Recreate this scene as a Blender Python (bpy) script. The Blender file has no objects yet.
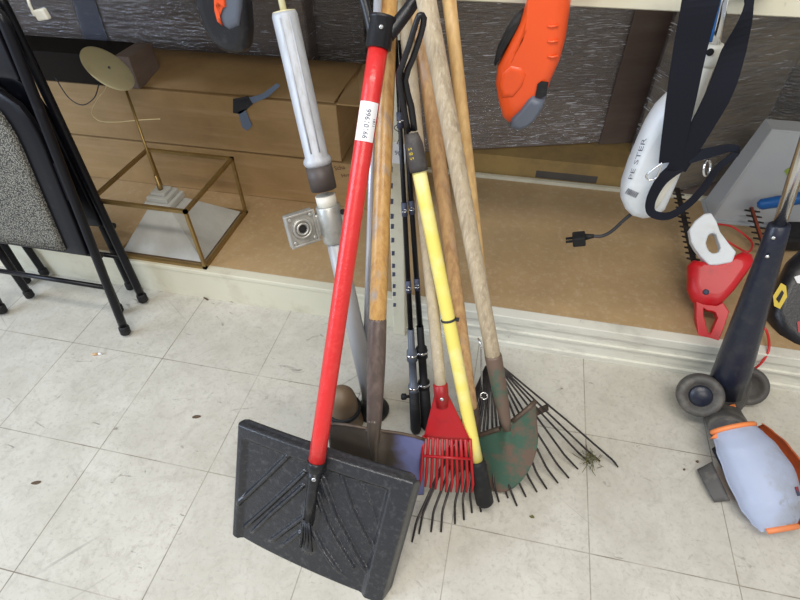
import bpy, bmesh, math, random
from mathutils import Vector, Matrix
random.seed(7)
D=bpy.data; SC=bpy.context.scene; COL=SC.collection
R=math.radians
# ------------------------------------------------------------------ camera
CAM=Vector((-0.2949,-0.8220,1.2172)); FOC=529.0
CR=Vector((.976,.2174,-.0132)).normalized()
CF=Vector((-.1643,.6953,-.6997)).normalized()
CU=CR.cross(CF).normalized(); CR=CF.cross(CU).normalized()
cam=D.objects.new('camera',D.cameras.new('camera')); COL.objects.link(cam)
cam.data.sensor_width=36; cam.data.lens=FOC*36/800; cam.data.clip_start=.02
m=Matrix((CR,CU,-CF)).transposed().to_4x4(); m.translation=CAM; cam.matrix_world=m
SC.camera=cam
# ------------------------------------------------------------------ world, lights, exposure
w=D.worlds.new('world'); SC.world=w; w.use_nodes=True
w.node_tree.nodes['Background'].inputs[0].default_value=(.93,.96,1,1)
w.node_tree.nodes['Background'].inputs[1].default_value=.36
def area(name,loc,tgt,sx,sy,power,col):
    l=D.lights.new(name,'AREA'); l.shape='RECTANGLE'; l.size=sx; l.size_y=sy; l.energy=power; l.color=col
    o=D.objects.new(name,l); COL.objects.link(o); o.location=loc
    o.rotation_euler=(Vector(tgt)-Vector(loc)).to_track_quat('-Z','Y').to_euler()
    return o
area('ceiling_light',(-.3,-1.0,2.9),(-.3,-1.0,0),2.4,.35,40,(1,.96,.88))
area('ceiling_light',(.6,-2.9,2.9),(.6,-2.6,0),2.4,.6,48,(1,.96,.88))
area('window_light',(-3.4,-1.6,1.9),(-.6,-.1,.2),2.0,1.8,70,(.66,.8,1))
SC.view_settings.view_transform='Standard'; SC.view_settings.look='None'
SC.view_settings.exposure=0.35; SC.view_settings.gamma=1
# ------------------------------------------------------------------ places
def ray(x,y): return (CR*((x-400)/FOC)+CU*((300-y)/FOC)+CF)
def PZ(x,y,z=0): d=ray(x,y); return CAM+d*((z-CAM.z)/d.z)
def PY(x,y,Y): d=ray(x,y); return CAM+d*((Y-CAM.y)/d.y)
def PX(x,y,X): d=ray(x,y); return CAM+d*((X-CAM.x)/d.x)
V=Vector
# ------------------------------------------------------------------ materials
def mat(name,col,rough=.5,metal=0,spec=.5,coat=0,noise=None,bump=None,wood=None,alpha=1,trans=0):
    """noise=(col2,scale,lo,hi[,scalevec]) blends a second colour; bump=(scale,strength[,scalevec])"""
    m=D.materials.new(name); m.use_nodes=True; nt=m.node_tree; N=nt.nodes; L=nt.links
    b=N['Principled BSDF']
    b.inputs['Base Color'].default_value=(*col,1); b.inputs['Roughness'].default_value=rough
    b.inputs['Metallic'].default_value=metal; b.inputs['Specular IOR Level'].default_value=spec
    b.inputs['Coat Weight'].default_value=coat; b.inputs['Coat Roughness'].default_value=.15
    b.inputs['Alpha'].default_value=alpha; b.inputs['Transmission Weight'].default_value=trans
    tc=N.new('ShaderNodeTexCoord')
    def vec(sv):
        mp=N.new('ShaderNodeMapping'); mp.inputs['Scale'].default_value=sv; L.new(tc.outputs['Object'],mp.inputs[0]); return mp.outputs[0]
    cur=None
    layers=[] if not noise else (noise if isinstance(noise,list) else [noise])
    for n in layers:
        c2,s,lo,hi=n[:4]; sv=n[4] if len(n)>4 else (1,1,1)
        t=N.new('ShaderNodeTexNoise'); t.inputs['Scale'].default_value=s; t.inputs['Detail'].default_value=6; t.inputs['Roughness'].default_value=.65
        L.new(vec(sv),t.inputs['Vector'])
        rp=N.new('ShaderNodeMapRange'); rp.inputs[1].default_value=lo; rp.inputs[2].default_value=hi; L.new(t.outputs[0],rp.inputs[0])
        mx=N.new('ShaderNodeMix'); mx.data_type='RGBA'
        if cur: L.new(cur,mx.inputs[6])
        else: mx.inputs[6].default_value=(*col,1)
        mx.inputs[7].default_value=(*c2,1); L.new(rp.outputs[0],mx.inputs[0]); cur=mx.outputs[2]
    if cur: L.new(cur,b.inputs['Base Color'])
    if bump:
        t=N.new('ShaderNodeTexNoise'); t.inputs['Scale'].default_value=bump[0]; t.inputs['Detail'].default_value=4
        L.new(vec(bump[2] if len(bump)>2 else (1,1,1)),t.inputs['Vector'])
        bp=N.new('ShaderNodeBump'); bp.inputs['Strength'].default_value=bump[1]; bp.inputs['Distance'].default_value=.004
        L.new(t.outputs[0],bp.inputs['Height']); L.new(bp.outputs[0],b.inputs['Normal'])
    return m
STR=(9,9,.7)
M={}
M['cream']=mat('cream_paint',(.70,.67,.53),.4,noise=[((.5,.45,.33),7,.52,.8),((.35,.3,.22),30,.68,.8)])
M['white_rail']=mat('scuffed_white_paint',(.74,.73,.65),.45,noise=[((.42,.4,.35),6,.5,.8,(1,1,5)),((.3,.26,.22),35,.66,.76)])
M['deckboard']=mat('tan_board',(.47,.32,.165),.55,noise=[((.37,.25,.13),4,.4,.75),((.52,.39,.25),60,.5,.8)],bump=(90,.15))
M['card']=mat('brown_cardboard',(.41,.26,.115),.75,noise=[((.31,.195,.085),5,.4,.75),((.47,.31,.16),3,.5,.8,(1,1,14))],bump=(12,.25,(1,1,9)))
M['card2']=mat('yellow_cardboard',(.38,.25,.085),.75,noise=((.22,.15,.07),6,.45,.75))
M['carddark']=mat('dark_cardboard',(.175,.128,.108),.7,noise=((.23,.175,.145),3,.4,.7,(1,1,6)))
M['cardgrey']=mat('grey_cardboard',(.32,.27,.19),.7,noise=((.12,.1,.09),3,.4,.7,(1,1,5)))
M['red']=mat('red_enamel',(.66,.026,.026),.33,coat=.2,noise=((.7,.05,.045),60,.52,.75),bump=(150,.25))
M['hedgered']=mat('bright_red_plastic',(.62,.012,.02),.35,noise=((.4,.012,.015),14,.5,.75))
M['blade']=mat('glossy_black_plastic',(.018,.019,.024),.3,spec=.6,coat=.25,noise=((.05,.05,.055),90,.52,.7),bump=(220,.25))
M['redplastic']=mat('red_plastic',(.40,.008,.012),.38,noise=((.22,.01,.012),14,.5,.75))
M['blackplastic']=mat('black_plastic',(.012,.012,.015),.33,spec=.4,noise=((.035,.035,.04),60,.55,.8),bump=(180,.12))
M['blackshiny']=mat('black_metal_paint',(.005,.005,.008),.32,spec=.3,noise=((.018,.018,.024),30,.6,.8))
M['rubber']=mat('black_rubber',(.013,.013,.015),.6,spec=.3,noise=((.035,.033,.03),40,.5,.8))
M['alu']=mat('dull_aluminium',(.47,.49,.53),.45,.1,noise=((.36,.36,.36),12,.45,.75,STR))
M['zinc']=mat('cast_zinc',(.52,.52,.49),.42,.7,noise=((.3,.29,.26),25,.5,.75),bump=(40,.3))
M['chrome']=mat('bright_steel',(.75,.76,.78),.16,1)
M['greypaint']=mat('grey_painted_tube',(.42,.42,.43),.4,.1,noise=((.4,.39,.36),8,.5,.8,STR))
M['woodgold']=mat('varnished_wood',(.56,.33,.11),.35,coat=.25,noise=[((.38,.18,.05),9,.42,.7,STR),((.33,.3,.27),5,.56,.72,(6,6,1))],bump=(20,.12,STR))
M['woodtan']=mat('tan_wood',(.66,.44,.19),.42,noise=[((.42,.22,.07),9,.42,.7,STR),((.6,.42,.2),18,.5,.75,STR)],bump=(20,.12,STR))
M['woodorange']=mat('orange_wood',(.66,.42,.2),.42,noise=[((.42,.22,.1),9,.42,.7,STR),((.5,.36,.28),7,.55,.72,(5,5,1))],bump=(20,.12,STR))
M['woodgrey']=mat('weathered_wood',(.46,.37,.25),.7,noise=[((.3,.235,.16),10,.42,.68,STR),((.58,.5,.38),24,.5,.75,STR)],bump=(24,.4,STR))
M['woodpale']=mat('pale_worn_wood',(.5,.42,.29),.65,noise=[((.33,.27,.19),10,.42,.7,STR),((.62,.55,.43),20,.5,.75,STR)],bump=(24,.3,STR))
M['rustpaint']=mat('brown_grey_metal',(.115,.085,.075),.42,.3,noise=((.2,.15,.13),14,.45,.75,(4,4,1)),bump=(60,.15))
M['bluesteel']=mat('dirty_blue_steel',(.14,.155,.33),.36,.35,noise=[((.1,.075,.06),4.2,.42,.52),((.05,.12,.3),9,.6,.7)],bump=(60,.15))
def spade_steel():
    m=M['bluesteel']; nt=m.node_tree;N=nt.nodes;L=nt.links;b=N['Principled BSDF']; src=b.inputs['Base Color'].links[0].from_socket
    tc=N.new('ShaderNodeTexCoord'); mp=N.new('ShaderNodeMapping'); mp.inputs['Scale'].default_value=(1,1,.6); L.new(tc.outputs['Object'],mp.inputs[0])
    sp=N.new('ShaderNodeSeparateXYZ'); L.new(mp.outputs[0],sp.inputs[0])
    n=N.new('ShaderNodeTexNoise'); n.inputs['Scale'].default_value=14; n.inputs['Detail'].default_value=5; L.new(tc.outputs['Object'],n.inputs['Vector'])
    ad=N.new('ShaderNodeMath'); ad.operation='MULTIPLY_ADD'; ad.inputs[1].default_value=.10; L.new(n.outputs[0],ad.inputs[0]); L.new(sp.outputs[0],ad.inputs[2])
    rp=N.new('ShaderNodeMapRange'); rp.inputs[1].default_value=.085; rp.inputs[2].default_value=.115; L.new(ad.outputs[0],rp.inputs[0])
    mx=N.new('ShaderNodeMix'); mx.data_type='RGBA'; L.new(rp.outputs[0],mx.inputs[0]); 
    n2=N.new('ShaderNodeTexNoise'); n2.inputs['Scale'].default_value=30; n2.inputs['Detail'].default_value=5; L.new(tc.outputs['Object'],n2.inputs['Vector'])
    m2=N.new('ShaderNodeMix'); m2.data_type='RGBA'; m2.inputs[6].default_value=(.125,.095,.07,1); m2.inputs[7].default_value=(.07,.06,.055,1); L.new(n2.outputs[0],m2.inputs[0])
    L.new(m2.outputs[2],mx.inputs[6]); mx.inputs[7].default_value=(.17,.19,.42,1); L.new(mx.outputs[2],b.inputs['Base Color'])
spade_steel()
M['green']=mat('worn_green_paint',(.055,.12,.085),.5,.2,noise=[((.16,.105,.08),11,.43,.54),((.04,.20,.12),16,.62,.7)],bump=(40,.3))
M['rust']=mat('rusty_iron',(.085,.06,.045),.6,.4,noise=((.17,.12,.09),30,.45,.75),bump=(60,.3))
M['olive']=mat('olive_rusty_iron',(.12,.105,.06),.55,.3,noise=((.07,.05,.035),20,.45,.7),bump=(60,.3))
M['tine']=mat('dark_spring_steel',(.035,.03,.03),.45,.5,noise=((.1,.08,.065),40,.5,.75))
M['yellow']=mat('yellow_plastic_tube',(.86,.73,.17),.35,noise=[((.9,.84,.45),7,.5,.7),((.62,.5,.15),30,.62,.8)])
M['ferrule']=mat('charcoal_grip_sleeve',(.05,.045,.045),.6,noise=((.12,.11,.1),40,.5,.8))
M['white']=mat('white_plastic',(.72,.76,.8),.35,noise=((.55,.55,.52),8,.5,.8))
M['offwhite']=mat('ivory_plastic',(.7,.68,.6),.4)
M['paper']=mat('white_paper',(.8,.8,.82),.6)
M['ink']=mat('dark_ink',(.06,.07,.12),.6)
M['penink']=mat('brown_marker_ink',(.12,.05,.03),.7)
M['orange']=mat('orange_plastic',(.78,.085,.012),.35,coat=.15,noise=((.62,.07,.01),9,.5,.8))
M['orangedull']=mat('faded_orange_plastic',(.82,.24,.07),.5,noise=((.6,.2,.09),10,.48,.75))
M['slate']=mat('slate_grey_plastic',(.1,.115,.15),.42)
M['shell']=mat('worn_pale_blue_plastic',(.66,.73,.90),.4,noise=[((.5,.52,.55),5,.5,.7),((.32,.27,.2),9,.6,.72)],bump=(60,.08))
M['navy']=mat('dark_navy_plastic',(.012,.015,.03),.33,noise=((.035,.038,.045),35,.5,.8),bump=(120,.15))
M['greyplastic']=mat('dusty_grey_plastic',(.075,.07,.066),.6,noise=((.18,.165,.14),22,.5,.75),bump=(60,.3))
M['brass']=mat('aged_brass',(.33,.22,.08),.42,.7,noise=((.22,.14,.06),14,.45,.75))
M['disc']=mat('ivory_brass_plate',(.72,.66,.42),.35,.1,noise=((.55,.49,.29),8,.5,.8))
M['strap']=mat('black_webbing',(.011,.012,.018),.85,spec=.15)
M['cord']=mat('tan_cord',(.75,.62,.36),.6)
M['darkcord']=mat('dark_cord',(.03,.03,.035),.5)
M['redcord']=mat('red_cord',(.6,.03,.03),.4)
M['bluehandle']=mat('blue_plastic',(.01,.12,.4),.4)
M['tan']=mat('dark_rope',(.1,.1,.06),.8)
M['tapeblue']=mat('grey_blue_tape',(.14,.19,.29),.4)
M['tapeblack']=mat('black_tape',(.02,.022,.03),.35)
M['collar']=mat('dark_brown_tape',(.07,.055,.05),.5,noise=((.12,.1,.09),25,.5,.8))
M['domebrown']=mat('dirty_brown_rubber',(.17,.115,.07),.5,noise=[((.24,.17,.1),14,.45,.7),((.06,.05,.045),6,.55,.7)],bump=(40,.3))
M['yellowtag']=mat('yellow_label',(.62,.45,.03),.5)
M['leaf']=mat('dry_olive_grass',(.12,.11,.04),.9)
M['dirt']=mat('brown_scrap',(.1,.065,.04),.9)
M['lime']=mat('lime_plastic',(.3,.42,.06),.5)
M['backwall']=mat('dark_back_panel',(.12,.1,.085),.8,noise=((.07,.06,.05),3,.4,.7))
M['binplastic']=mat('cloudy_clear_plastic',(.72,.76,.8),.3,alpha=.5)
M['frost']=mat('frosted_shade_glass',(.50,.50,.47),.3,noise=[((.36,.35,.32),5,.42,.72)],alpha=.93)
M['silverstick']=mat('silver_pole',(.66,.67,.74),.3,.6)
def film(name,scale=1,dens=.30,lo=.55,hi=.68,bd=.014,painted_glint=.80):
    m=D.materials.new(name); m.use_nodes=True; nt=m.node_tree; N=nt.nodes; L=nt.links; N.remove(N['Principled BSDF'])
    out=N['Material Output']; tr=N.new('ShaderNodeBsdfTransparent'); gl=N.new('ShaderNodeBsdfGlossy'); gl.inputs['Roughness'].default_value=.13
    df=N.new('ShaderNodeBsdfDiffuse'); df.inputs[0].default_value=(.42,.42,.46,1)
    tc=N.new('ShaderNodeTexCoord')
    def nz(sv,sc,det,dist,rot):
        mp=N.new('ShaderNodeMapping'); mp.inputs['Scale'].default_value=sv; mp.inputs['Rotation'].default_value=(0,R(rot),0); L.new(tc.outputs['Object'],mp.inputs[0])
        n=N.new('ShaderNodeTexNoise'); n.inputs['Scale'].default_value=sc; n.inputs['Detail'].default_value=det; n.inputs['Distortion'].default_value=dist; L.new(mp.outputs[0],n.inputs['Vector']); return n.outputs[0]
    n1=nz((16*scale,16*scale,110*scale),1.6,4,.4,4); n2=nz((7*scale,7*scale,40*scale),1.5,5,.8,-5)
    bp=N.new('ShaderNodeBump'); bp.inputs['Strength'].default_value=1; bp.inputs['Distance'].default_value=bd; L.new(n1,bp.inputs['Height'])
    L.new(bp.outputs[0],gl.inputs['Normal']); L.new(bp.outputs[0],df.inputs['Normal'])
    rp=N.new('ShaderNodeMapRange'); rp.inputs[1].default_value=lo; rp.inputs[2].default_value=hi; rp.inputs[3].default_value=.10; rp.inputs[4].default_value=.5; L.new(n2,rp.inputs[0])
    a=N.new('ShaderNodeMixShader'); L.new(rp.outputs[0],a.inputs[0]); L.new(tr.outputs[0],a.inputs[1]); L.new(df.outputs[0],a.inputs[2])
    b=N.new('ShaderNodeMixShader'); b.inputs[0].default_value=dens; L.new(a.outputs[0],b.inputs[1]); L.new(gl.outputs[0],b.inputs[2])
    n3=nz((14*scale,14*scale,260*scale),1.3,3,.7,3); n4=nz((3,3,5),1.2,3,.3,0)  # white streaks: the film's sparkle highlights painted into its colour
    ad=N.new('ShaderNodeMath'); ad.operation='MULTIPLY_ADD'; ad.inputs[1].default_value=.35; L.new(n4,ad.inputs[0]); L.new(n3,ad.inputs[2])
    r3=N.new('ShaderNodeMapRange'); r3.inputs[1].default_value=painted_glint; r3.inputs[2].default_value=painted_glint+.05; r3.inputs[4].default_value=.85; L.new(ad.outputs[0],r3.inputs[0])
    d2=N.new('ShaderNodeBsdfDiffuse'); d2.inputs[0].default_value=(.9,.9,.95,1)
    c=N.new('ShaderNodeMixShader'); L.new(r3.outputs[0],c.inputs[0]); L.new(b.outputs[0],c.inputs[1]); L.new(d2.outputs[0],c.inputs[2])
    L.new(c.outputs[0],out.inputs[0]); return m
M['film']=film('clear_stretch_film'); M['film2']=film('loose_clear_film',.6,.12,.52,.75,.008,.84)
def fabric():
    m=mat('grey_tweed_fabric',(.2,.2,.18),.9); nt=m.node_tree;N=nt.nodes;L=nt.links;b=N['Principled BSDF']
    tc=N.new('ShaderNodeTexCoord'); v=N.new('ShaderNodeTexVoronoi'); v.inputs['Scale'].default_value=300
    L.new(tc.outputs['Object'],v.inputs['Vector'])
    r=N.new('ShaderNodeValToRGB'); r.color_ramp.elements[0].color=(.36,.34,.29,1); r.color_ramp.elements[1].color=(.045,.045,.04,1)
    r.color_ramp.elements[0].position=.15; r.color_ramp.elements[1].position=.62
    L.new(v.outputs['Distance'],r.inputs[0]); L.new(r.outputs[0],b.inputs['Base Color'])
    bp=N.new('ShaderNodeBump'); bp.inputs['Strength'].default_value=.6; bp.inputs['Distance'].default_value=.003; bp.invert=True
    L.new(v.outputs['Distance'],bp.inputs['Height']); L.new(bp.outputs[0],b.inputs['Normal']); return m
M['fabric']=fabric()
def tile():
    T=.3048
    m=D.materials.new('vinyl_floor_tile'); m.use_nodes=True; nt=m.node_tree; N=nt.nodes; L=nt.links; b=N['Principled BSDF']
    b.inputs['Roughness'].default_value=.42; b.inputs['Specular IOR Level'].default_value=.4
    geo=N.new('ShaderNodeTexCoord'); sp=N.new('ShaderNodeSeparateXYZ'); L.new(geo.outputs['Object'],sp.inputs[0])
    def mth(op,a,c=None,d=None):
        n=N.new('ShaderNodeMath'); n.operation=op
        for i,v in enumerate((a,c,d)):
            if v is None: continue
            if isinstance(v,(int,float)): n.inputs[i].default_value=v
            else: L.new(v,n.inputs[i])
        return n.outputs[0]
    def noise(s,det=6,sv=(1,1,1),ro=.6,dist=0):
        mp=N.new('ShaderNodeMapping'); mp.inputs['Scale'].default_value=sv; L.new(geo.outputs['Object'],mp.inputs[0])
        n=N.new('ShaderNodeTexNoise'); n.inputs['Scale'].default_value=s; n.inputs['Detail'].default_value=det; n.inputs['Roughness'].default_value=ro; n.inputs['Distortion'].default_value=dist
        L.new(mp.outputs[0],n.inputs['Vector']); return n.outputs[0]
    def mix(fac,a,col):
        n=N.new('ShaderNodeMix'); n.data_type='RGBA'; L.new(fac,n.inputs[0])
        if isinstance(a,tuple): n.inputs[6].default_value=(*a,1)
        else: L.new(a,n.inputs[6])
        if isinstance(col,tuple): n.inputs[7].default_value=(*col,1)
        else: L.new(col,n.inputs[7])
        return n.outputs[2]
    def rng(v,lo,hi,a=0,c=1):
        n=N.new('ShaderNodeMapRange'); n.inputs[1].default_value=lo;n.inputs[2].default_value=hi;n.inputs[3].default_value=a;n.inputs[4].default_value=c; L.new(v,n.inputs[0]); return n.outputs[0]
    c=mix(rng(noise(5,9,ro=.7),.38,.68),(.60,.575,.51),(.49,.465,.40))
    c=mix(rng(noise(26,8,ro=.8,dist=.8),.48,.70,0,.75),c,(.40,.375,.32))
    c=mix(rng(noise(90,5,ro=.7),.54,.70,0,.6),c,(.33,.30,.26))
    # per-tile tone
    fx=mth('FLOOR',mth('DIVIDE',sp.outputs[0],T)); fy=mth('FLOOR',mth('DIVIDE',sp.outputs[1],T))
    cb=N.new('ShaderNodeCombineXYZ'); L.new(fx,cb.inputs[0]); L.new(fy,cb.inputs[1])
    wn=N.new('ShaderNodeTexWhiteNoise'); L.new(cb.outputs[0],wn.inputs[0]); c=mix(mth('MULTIPLY',wn.outputs[0],.22),c,(.5,.48,.42))
    # scratches: thin lines from stretched, rotated noise
    for ang,sv,lo in ((35,(2.2,70,1),.70),(-50,(2,60,1),.71),(78,(1.5,50,1),.72)):
        mp0=N.new('ShaderNodeMapping'); mp0.inputs['Rotation'].default_value=(0,0,R(ang)); L.new(geo.outputs['Object'],mp0.inputs[0])
        mp=N.new('ShaderNodeMapping'); mp.inputs['Scale'].default_value=sv; L.new(mp0.outputs[0],mp.inputs[0])
        n=N.new('ShaderNodeTexNoise'); n.inputs['Scale'].default_value=1; n.inputs['Detail'].default_value=2; L.new(mp.outputs[0],n.inputs['Vector'])
        c=mix(rng(n.outputs[0],lo,lo+.06,0,.5),c,(.25,.23,.2))
    # scattered dark scuffs
    sc=rng(noise(11,4,sv=(1,2.2,1),dist=1.5),.66,.74,0,.75); c=mix(sc,c,(.16,.14,.12))
    dirt=noise(2.2,7,ro=.7); c=mix(rng(dirt,.5,.7,0,.5),c,(.40,.37,.31))
    # seams
    def seam(o):
        f=mth('FRACT',mth('ADD',mth('DIVIDE',o,T),1000.5)); d=mth('ABSOLUTE',mth('SUBTRACT',f,.5)); return mth('LESS_THAN',d,.0042)
    s=mth('MAXIMUM',seam(sp.outputs[0]),seam(sp.outputs[1]))
    sd=mth('MULTIPLY',s,rng(noise(6,4),.35,.62,.25,.95)); c=mix(sd,c,(.2,.17,.13))
    L.new(c,b.inputs['Base Color'])
    L.new(rng(noise(8,6),.4,.7,.34,.55),b.inputs['Roughness'])
    bp=N.new('ShaderNodeBump'); bp.inputs['Strength'].default_value=.12; bp.inputs['Distance'].default_value=.002; L.new(noise(30,5),bp.inputs['Height']); L.new(bp.outputs[0],b.inputs['Normal'])
    return m
M['tile']=tile()
# ------------------------------------------------------------------ mesh helpers (all in world coordinates)
def fr(d,up=None):
    d=V(d).normalized(); up=V(up) if up is not None else (V((0,0,1)) if abs(d.z)<.95 else V((0,1,0)))
    a=up.cross(d).normalized(); b=d.cross(a).normalized(); return a,b,d
def tube(bm,pts,r,seg=14,cap=True,smooth_pts=0,flat=None,up=None):
    """round bar along pts; r number or list; flat=(a,b) scale factors of the section"""
    pts=[V(p) for p in pts]; rs=list(r) if isinstance(r,(list,tuple)) else [r]*len(pts)
    if smooth_pts: pts,rs=spline(pts,rs,smooth_pts)
    n=len(pts); rings=[]; a=b=None
    for i,p in enumerate(pts):
        t=(pts[min(i+1,n-1)]-pts[max(i-1,0)])
        if t.length<1e-9: t=V((0,0,1))
        t.normalize()
        if a is None: a,b,_=fr(t,up)
        else:
            a=(a-t*a.dot(t)).normalized(); b=t.cross(a).normalized()
        fa,fb=flat if flat else (1,1)
        rings.append([bm.verts.new(p+(a*math.cos(2*math.pi*k/seg)*fa+b*math.sin(2*math.pi*k/seg)*fb)*rs[i]) for k in range(seg)])
    for i in range(n-1):
        for k in range(seg): 
            f=bm.faces.new((rings[i][k],rings[i][(k+1)%seg],rings[i+1][(k+1)%seg],rings[i+1][k])); f.smooth=True
    if cap:
        bm.faces.new(rings[0][::-1]); bm.faces.new(rings[-1])
    return bm
def spline(pts,rs,k):
    P=[];Q=[];n=len(pts)
    for i in range(n-1):
        p0,p1,p2,p3=pts[max(i-1,0)],pts[i],pts[i+1],pts[min(i+2,n-1)]
        for j in range(k):
            t=j/k; P.append(.5*((2*p1)+(p2-p0)*t+(2*p0-5*p1+4*p2-p3)*t*t+(3*p1-p0-3*p2+p3)*t**3)); Q.append(rs[i]+(rs[i+1]-rs[i])*t)
    P.append(pts[-1]);Q.append(rs[-1]); return P,Q
def box(bm,c,s,rot=None,bev=0):
    """c centre, s sizes, rot 3x3 or z angle"""
    if rot is None: rot=Matrix.Identity(3)
    elif isinstance(rot,(int,float)): rot=Matrix.Rotation(rot,3,'Z')
    t=bmesh.new(); bmesh.ops.create_cube(t,size=1)
    for v in t.verts: v.co=V((v.co.x*s[0],v.co.y*s[1],v.co.z*s[2]))
    if bev: bmesh.ops.bevel(t,geom=list(t.edges),offset=bev,segments=2,affect='EDGES',profile=.5)
    for v in t.verts: v.co=rot@v.co+V(c)
    merge(bm,t); return bm
def merge(bm,t):
    mp={v:bm.verts.new(v.co) for v in t.verts}
    for f in t.faces:
        g=bm.faces.new([mp[v] for v in f.verts]); g.smooth=f.smooth
    t.free()
def boxmm(bm,a,b,bev=0): 
    a=V(a);b=V(b); return box(bm,(a+b)/2,b-a,bev=bev)
def axes(x,y,z): return Matrix((x,y,z)).transposed()
def lathe(bm,a,b,prof,seg=28):
    """prof: list of (t along a->b in metres, radius)"""
    a=V(a);d=(V(b)-a).normalized();u,v,_=fr(d); rings=[]
    for t,r in prof:
        rings.append([bm.verts.new(a+d*t+(u*math.cos(2*math.pi*k/seg)+v*math.sin(2*math.pi*k/seg))*max(r,1e-4)) for k in range(seg)])
    for i in range(len(rings)-1):
        for k in range(seg):
            f=bm.faces.new((rings[i][k],rings[i][(k+1)%seg],rings[i+1][(k+1)%seg],rings[i+1][k])); f.smooth=True
    bm.faces.new(rings[0][::-1]); bm.faces.new(rings[-1]); return bm
def sheet(bm,p00,p10,p11,p01,nu,nv,th,hf=None,warp=None,n=None,smooth=True):
    """bilinear sheet; u p00->p10, v p00->p01; hf(u,v) lift along normal; warp(u,v)->(u,v)"""
    p00,p10,p11,p01=map(V,(p00,p10,p11,p01))
    if n is None: n=((p10-p00).cross(p01-p00)).normalized()
    n=V(n); F=[];B=[]
    for j in range(nv+1):
        fr_=[];br=[]
        for i in range(nu+1):
            u,v=i/nu,j/nv; uu,vv=warp(u,v) if warp else (u,v)
            p=p00*(1-uu)*(1-vv)+p10*uu*(1-vv)+p11*uu*vv+p01*(1-uu)*vv
            h=hf(uu,vv) if hf else 0
            fr_.append(bm.verts.new(p+n*(h+th/2))); br.append(bm.verts.new(p+n*(h-th/2)))
        F.append(fr_);B.append(br)
    for j in range(nv):
        for i in range(nu):
            f=bm.faces.new((F[j][i],F[j][i+1],F[j+1][i+1],F[j+1][i])); f.smooth=smooth
            f=bm.faces.new((B[j][i],B[j+1][i],B[j+1][i+1],B[j][i+1])); f.smooth=smooth
    for i in range(nu):
        bm.faces.new((F[0][i],B[0][i],B[0][i+1],F[0][i+1])); bm.faces.new((F[nv][i],F[nv][i+1],B[nv][i+1],B[nv][i]))
    for j in range(nv):
        bm.faces.new((F[j][0],F[j+1][0],B[j+1][0],B[j][0])); bm.faces.new((F[j][nu],B[j][nu],B[j+1][nu],F[j+1][nu]))
    return bm
def roundwarp(ru,rv,top=True,bot=True):
    def w(u,v):
        ins=0
        if bot and v<rv: ins=1-math.sqrt(max(0,1-((rv-v)/rv)**2))
        if top and v>1-rv: ins=1-math.sqrt(max(0,1-((v-1+rv)/rv)**2))
        return (ru*ins+u*(1-2*ru*ins),v)
    return w
def poly(bm,pts,d,holes=None):
    """flat polygon pts extruded by vector d (may be concave)"""
    pts=[V(p) for p in pts]; d=V(d); A=[bm.verts.new(p) for p in pts]; B=[bm.verts.new(p+d) for p in pts]
    f1=bm.faces.new(A); f2=bm.faces.new(B[::-1]); n=len(pts)
    for i in range(n): bm.faces.new((A[i],B[i],B[(i+1)%n],A[(i+1)%n]))
    bmesh.ops.triangulate(bm,faces=[f1,f2]); return bm
def ringpoly(bm,outer,inner,d):
    """closed frame between two outlines of equal count, extruded by d"""
    d=V(d); n=len(outer); O=[bm.verts.new(V(p)) for p in outer];I=[bm.verts.new(V(p)) for p in inner]
    O2=[bm.verts.new(V(p)+d) for p in outer];I2=[bm.verts.new(V(p)+d) for p in inner]
    for i in range(n):
        j=(i+1)%n
        for q in ((O[i],O[j],I[j],I[i]),(O2[j],O2[i],I2[i],I2[j]),(O[j],O[i],O2[i],O2[j]),(I[i],I[j],I2[j],I2[i])): bm.faces.new(q)
    return bm
def ribbon(bm,pts,wd,th,wdirs,k=6):
    """flat strap; wdirs single vector or list"""
    pts=[V(p) for p in pts]; n=len(pts); W=[V(wdirs).normalized()]*n if not isinstance(wdirs,list) else [V(x).normalized() for x in wdirs]
    ws=wd if isinstance(wd,list) else [wd]*n
    P,Q=spline(pts,ws,k); WW,_=spline(W,ws,k); rows=[]
    for i,p in enumerate(P):
        t=(P[min(i+1,len(P)-1)]-P[max(i-1,0)]).normalized(); a=WW[i]; a=(a-t*a.dot(t)).normalized(); nn=t.cross(a)
        h=Q[i]/2; rows.append([bm.verts.new(p+a*h+nn*th/2),bm.verts.new(p-a*h+nn*th/2),bm.verts.new(p-a*h-nn*th/2),bm.verts.new(p+a*h-nn*th/2)])
    for i in range(len(rows)-1):
        for q in range(4):
            f=bm.faces.new((rows[i][q],rows[i][(q+1)%4],rows[i+1][(q+1)%4],rows[i+1][q])); f.smooth=False
    bm.faces.new(rows[0][::-1]); bm.faces.new(rows[-1]); return bm
def B(): return bmesh.new()
def wloc(o):
    p=V((0,0,0))
    while o: p+=o.location; o=o.parent
    return p
def obj(name,bm,m,parent=None,label=None,bevel=0,sub=0,loc=None):
    base=wloc(parent) if parent else (V(loc) if loc is not None else V((0,0,0)))
    for v in bm.verts: v.co-=base
    bmesh.ops.recalc_face_normals(bm,faces=bm.faces)
    me=D.meshes.new(name); bm.to_mesh(me); bm.free(); me.materials.append(M[m] if isinstance(m,str) else m)
    o=D.objects.new(name,me); COL.objects.link(o)
    if parent: o.parent=parent
    elif loc is not None: o.location=base
    if label: o['label']=label
    if bevel:
        md=o.modifiers.new('b','BEVEL'); md.width=bevel; md.segments=2; md.limit_method='ANGLE'; md.angle_limit=R(50)
    if sub:
        md=o.modifiers.new('s','SUBSURF'); md.levels=sub; md.render_levels=sub
    return o
def thing(name,label,cat,loc,group=None):
    o=D.objects.new(name,None); COL.objects.link(o); o.location=V(loc); o.empty_display_size=.03
    o['label']=label;o['category']=cat
    if group:o['group']=group
    return o
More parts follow.
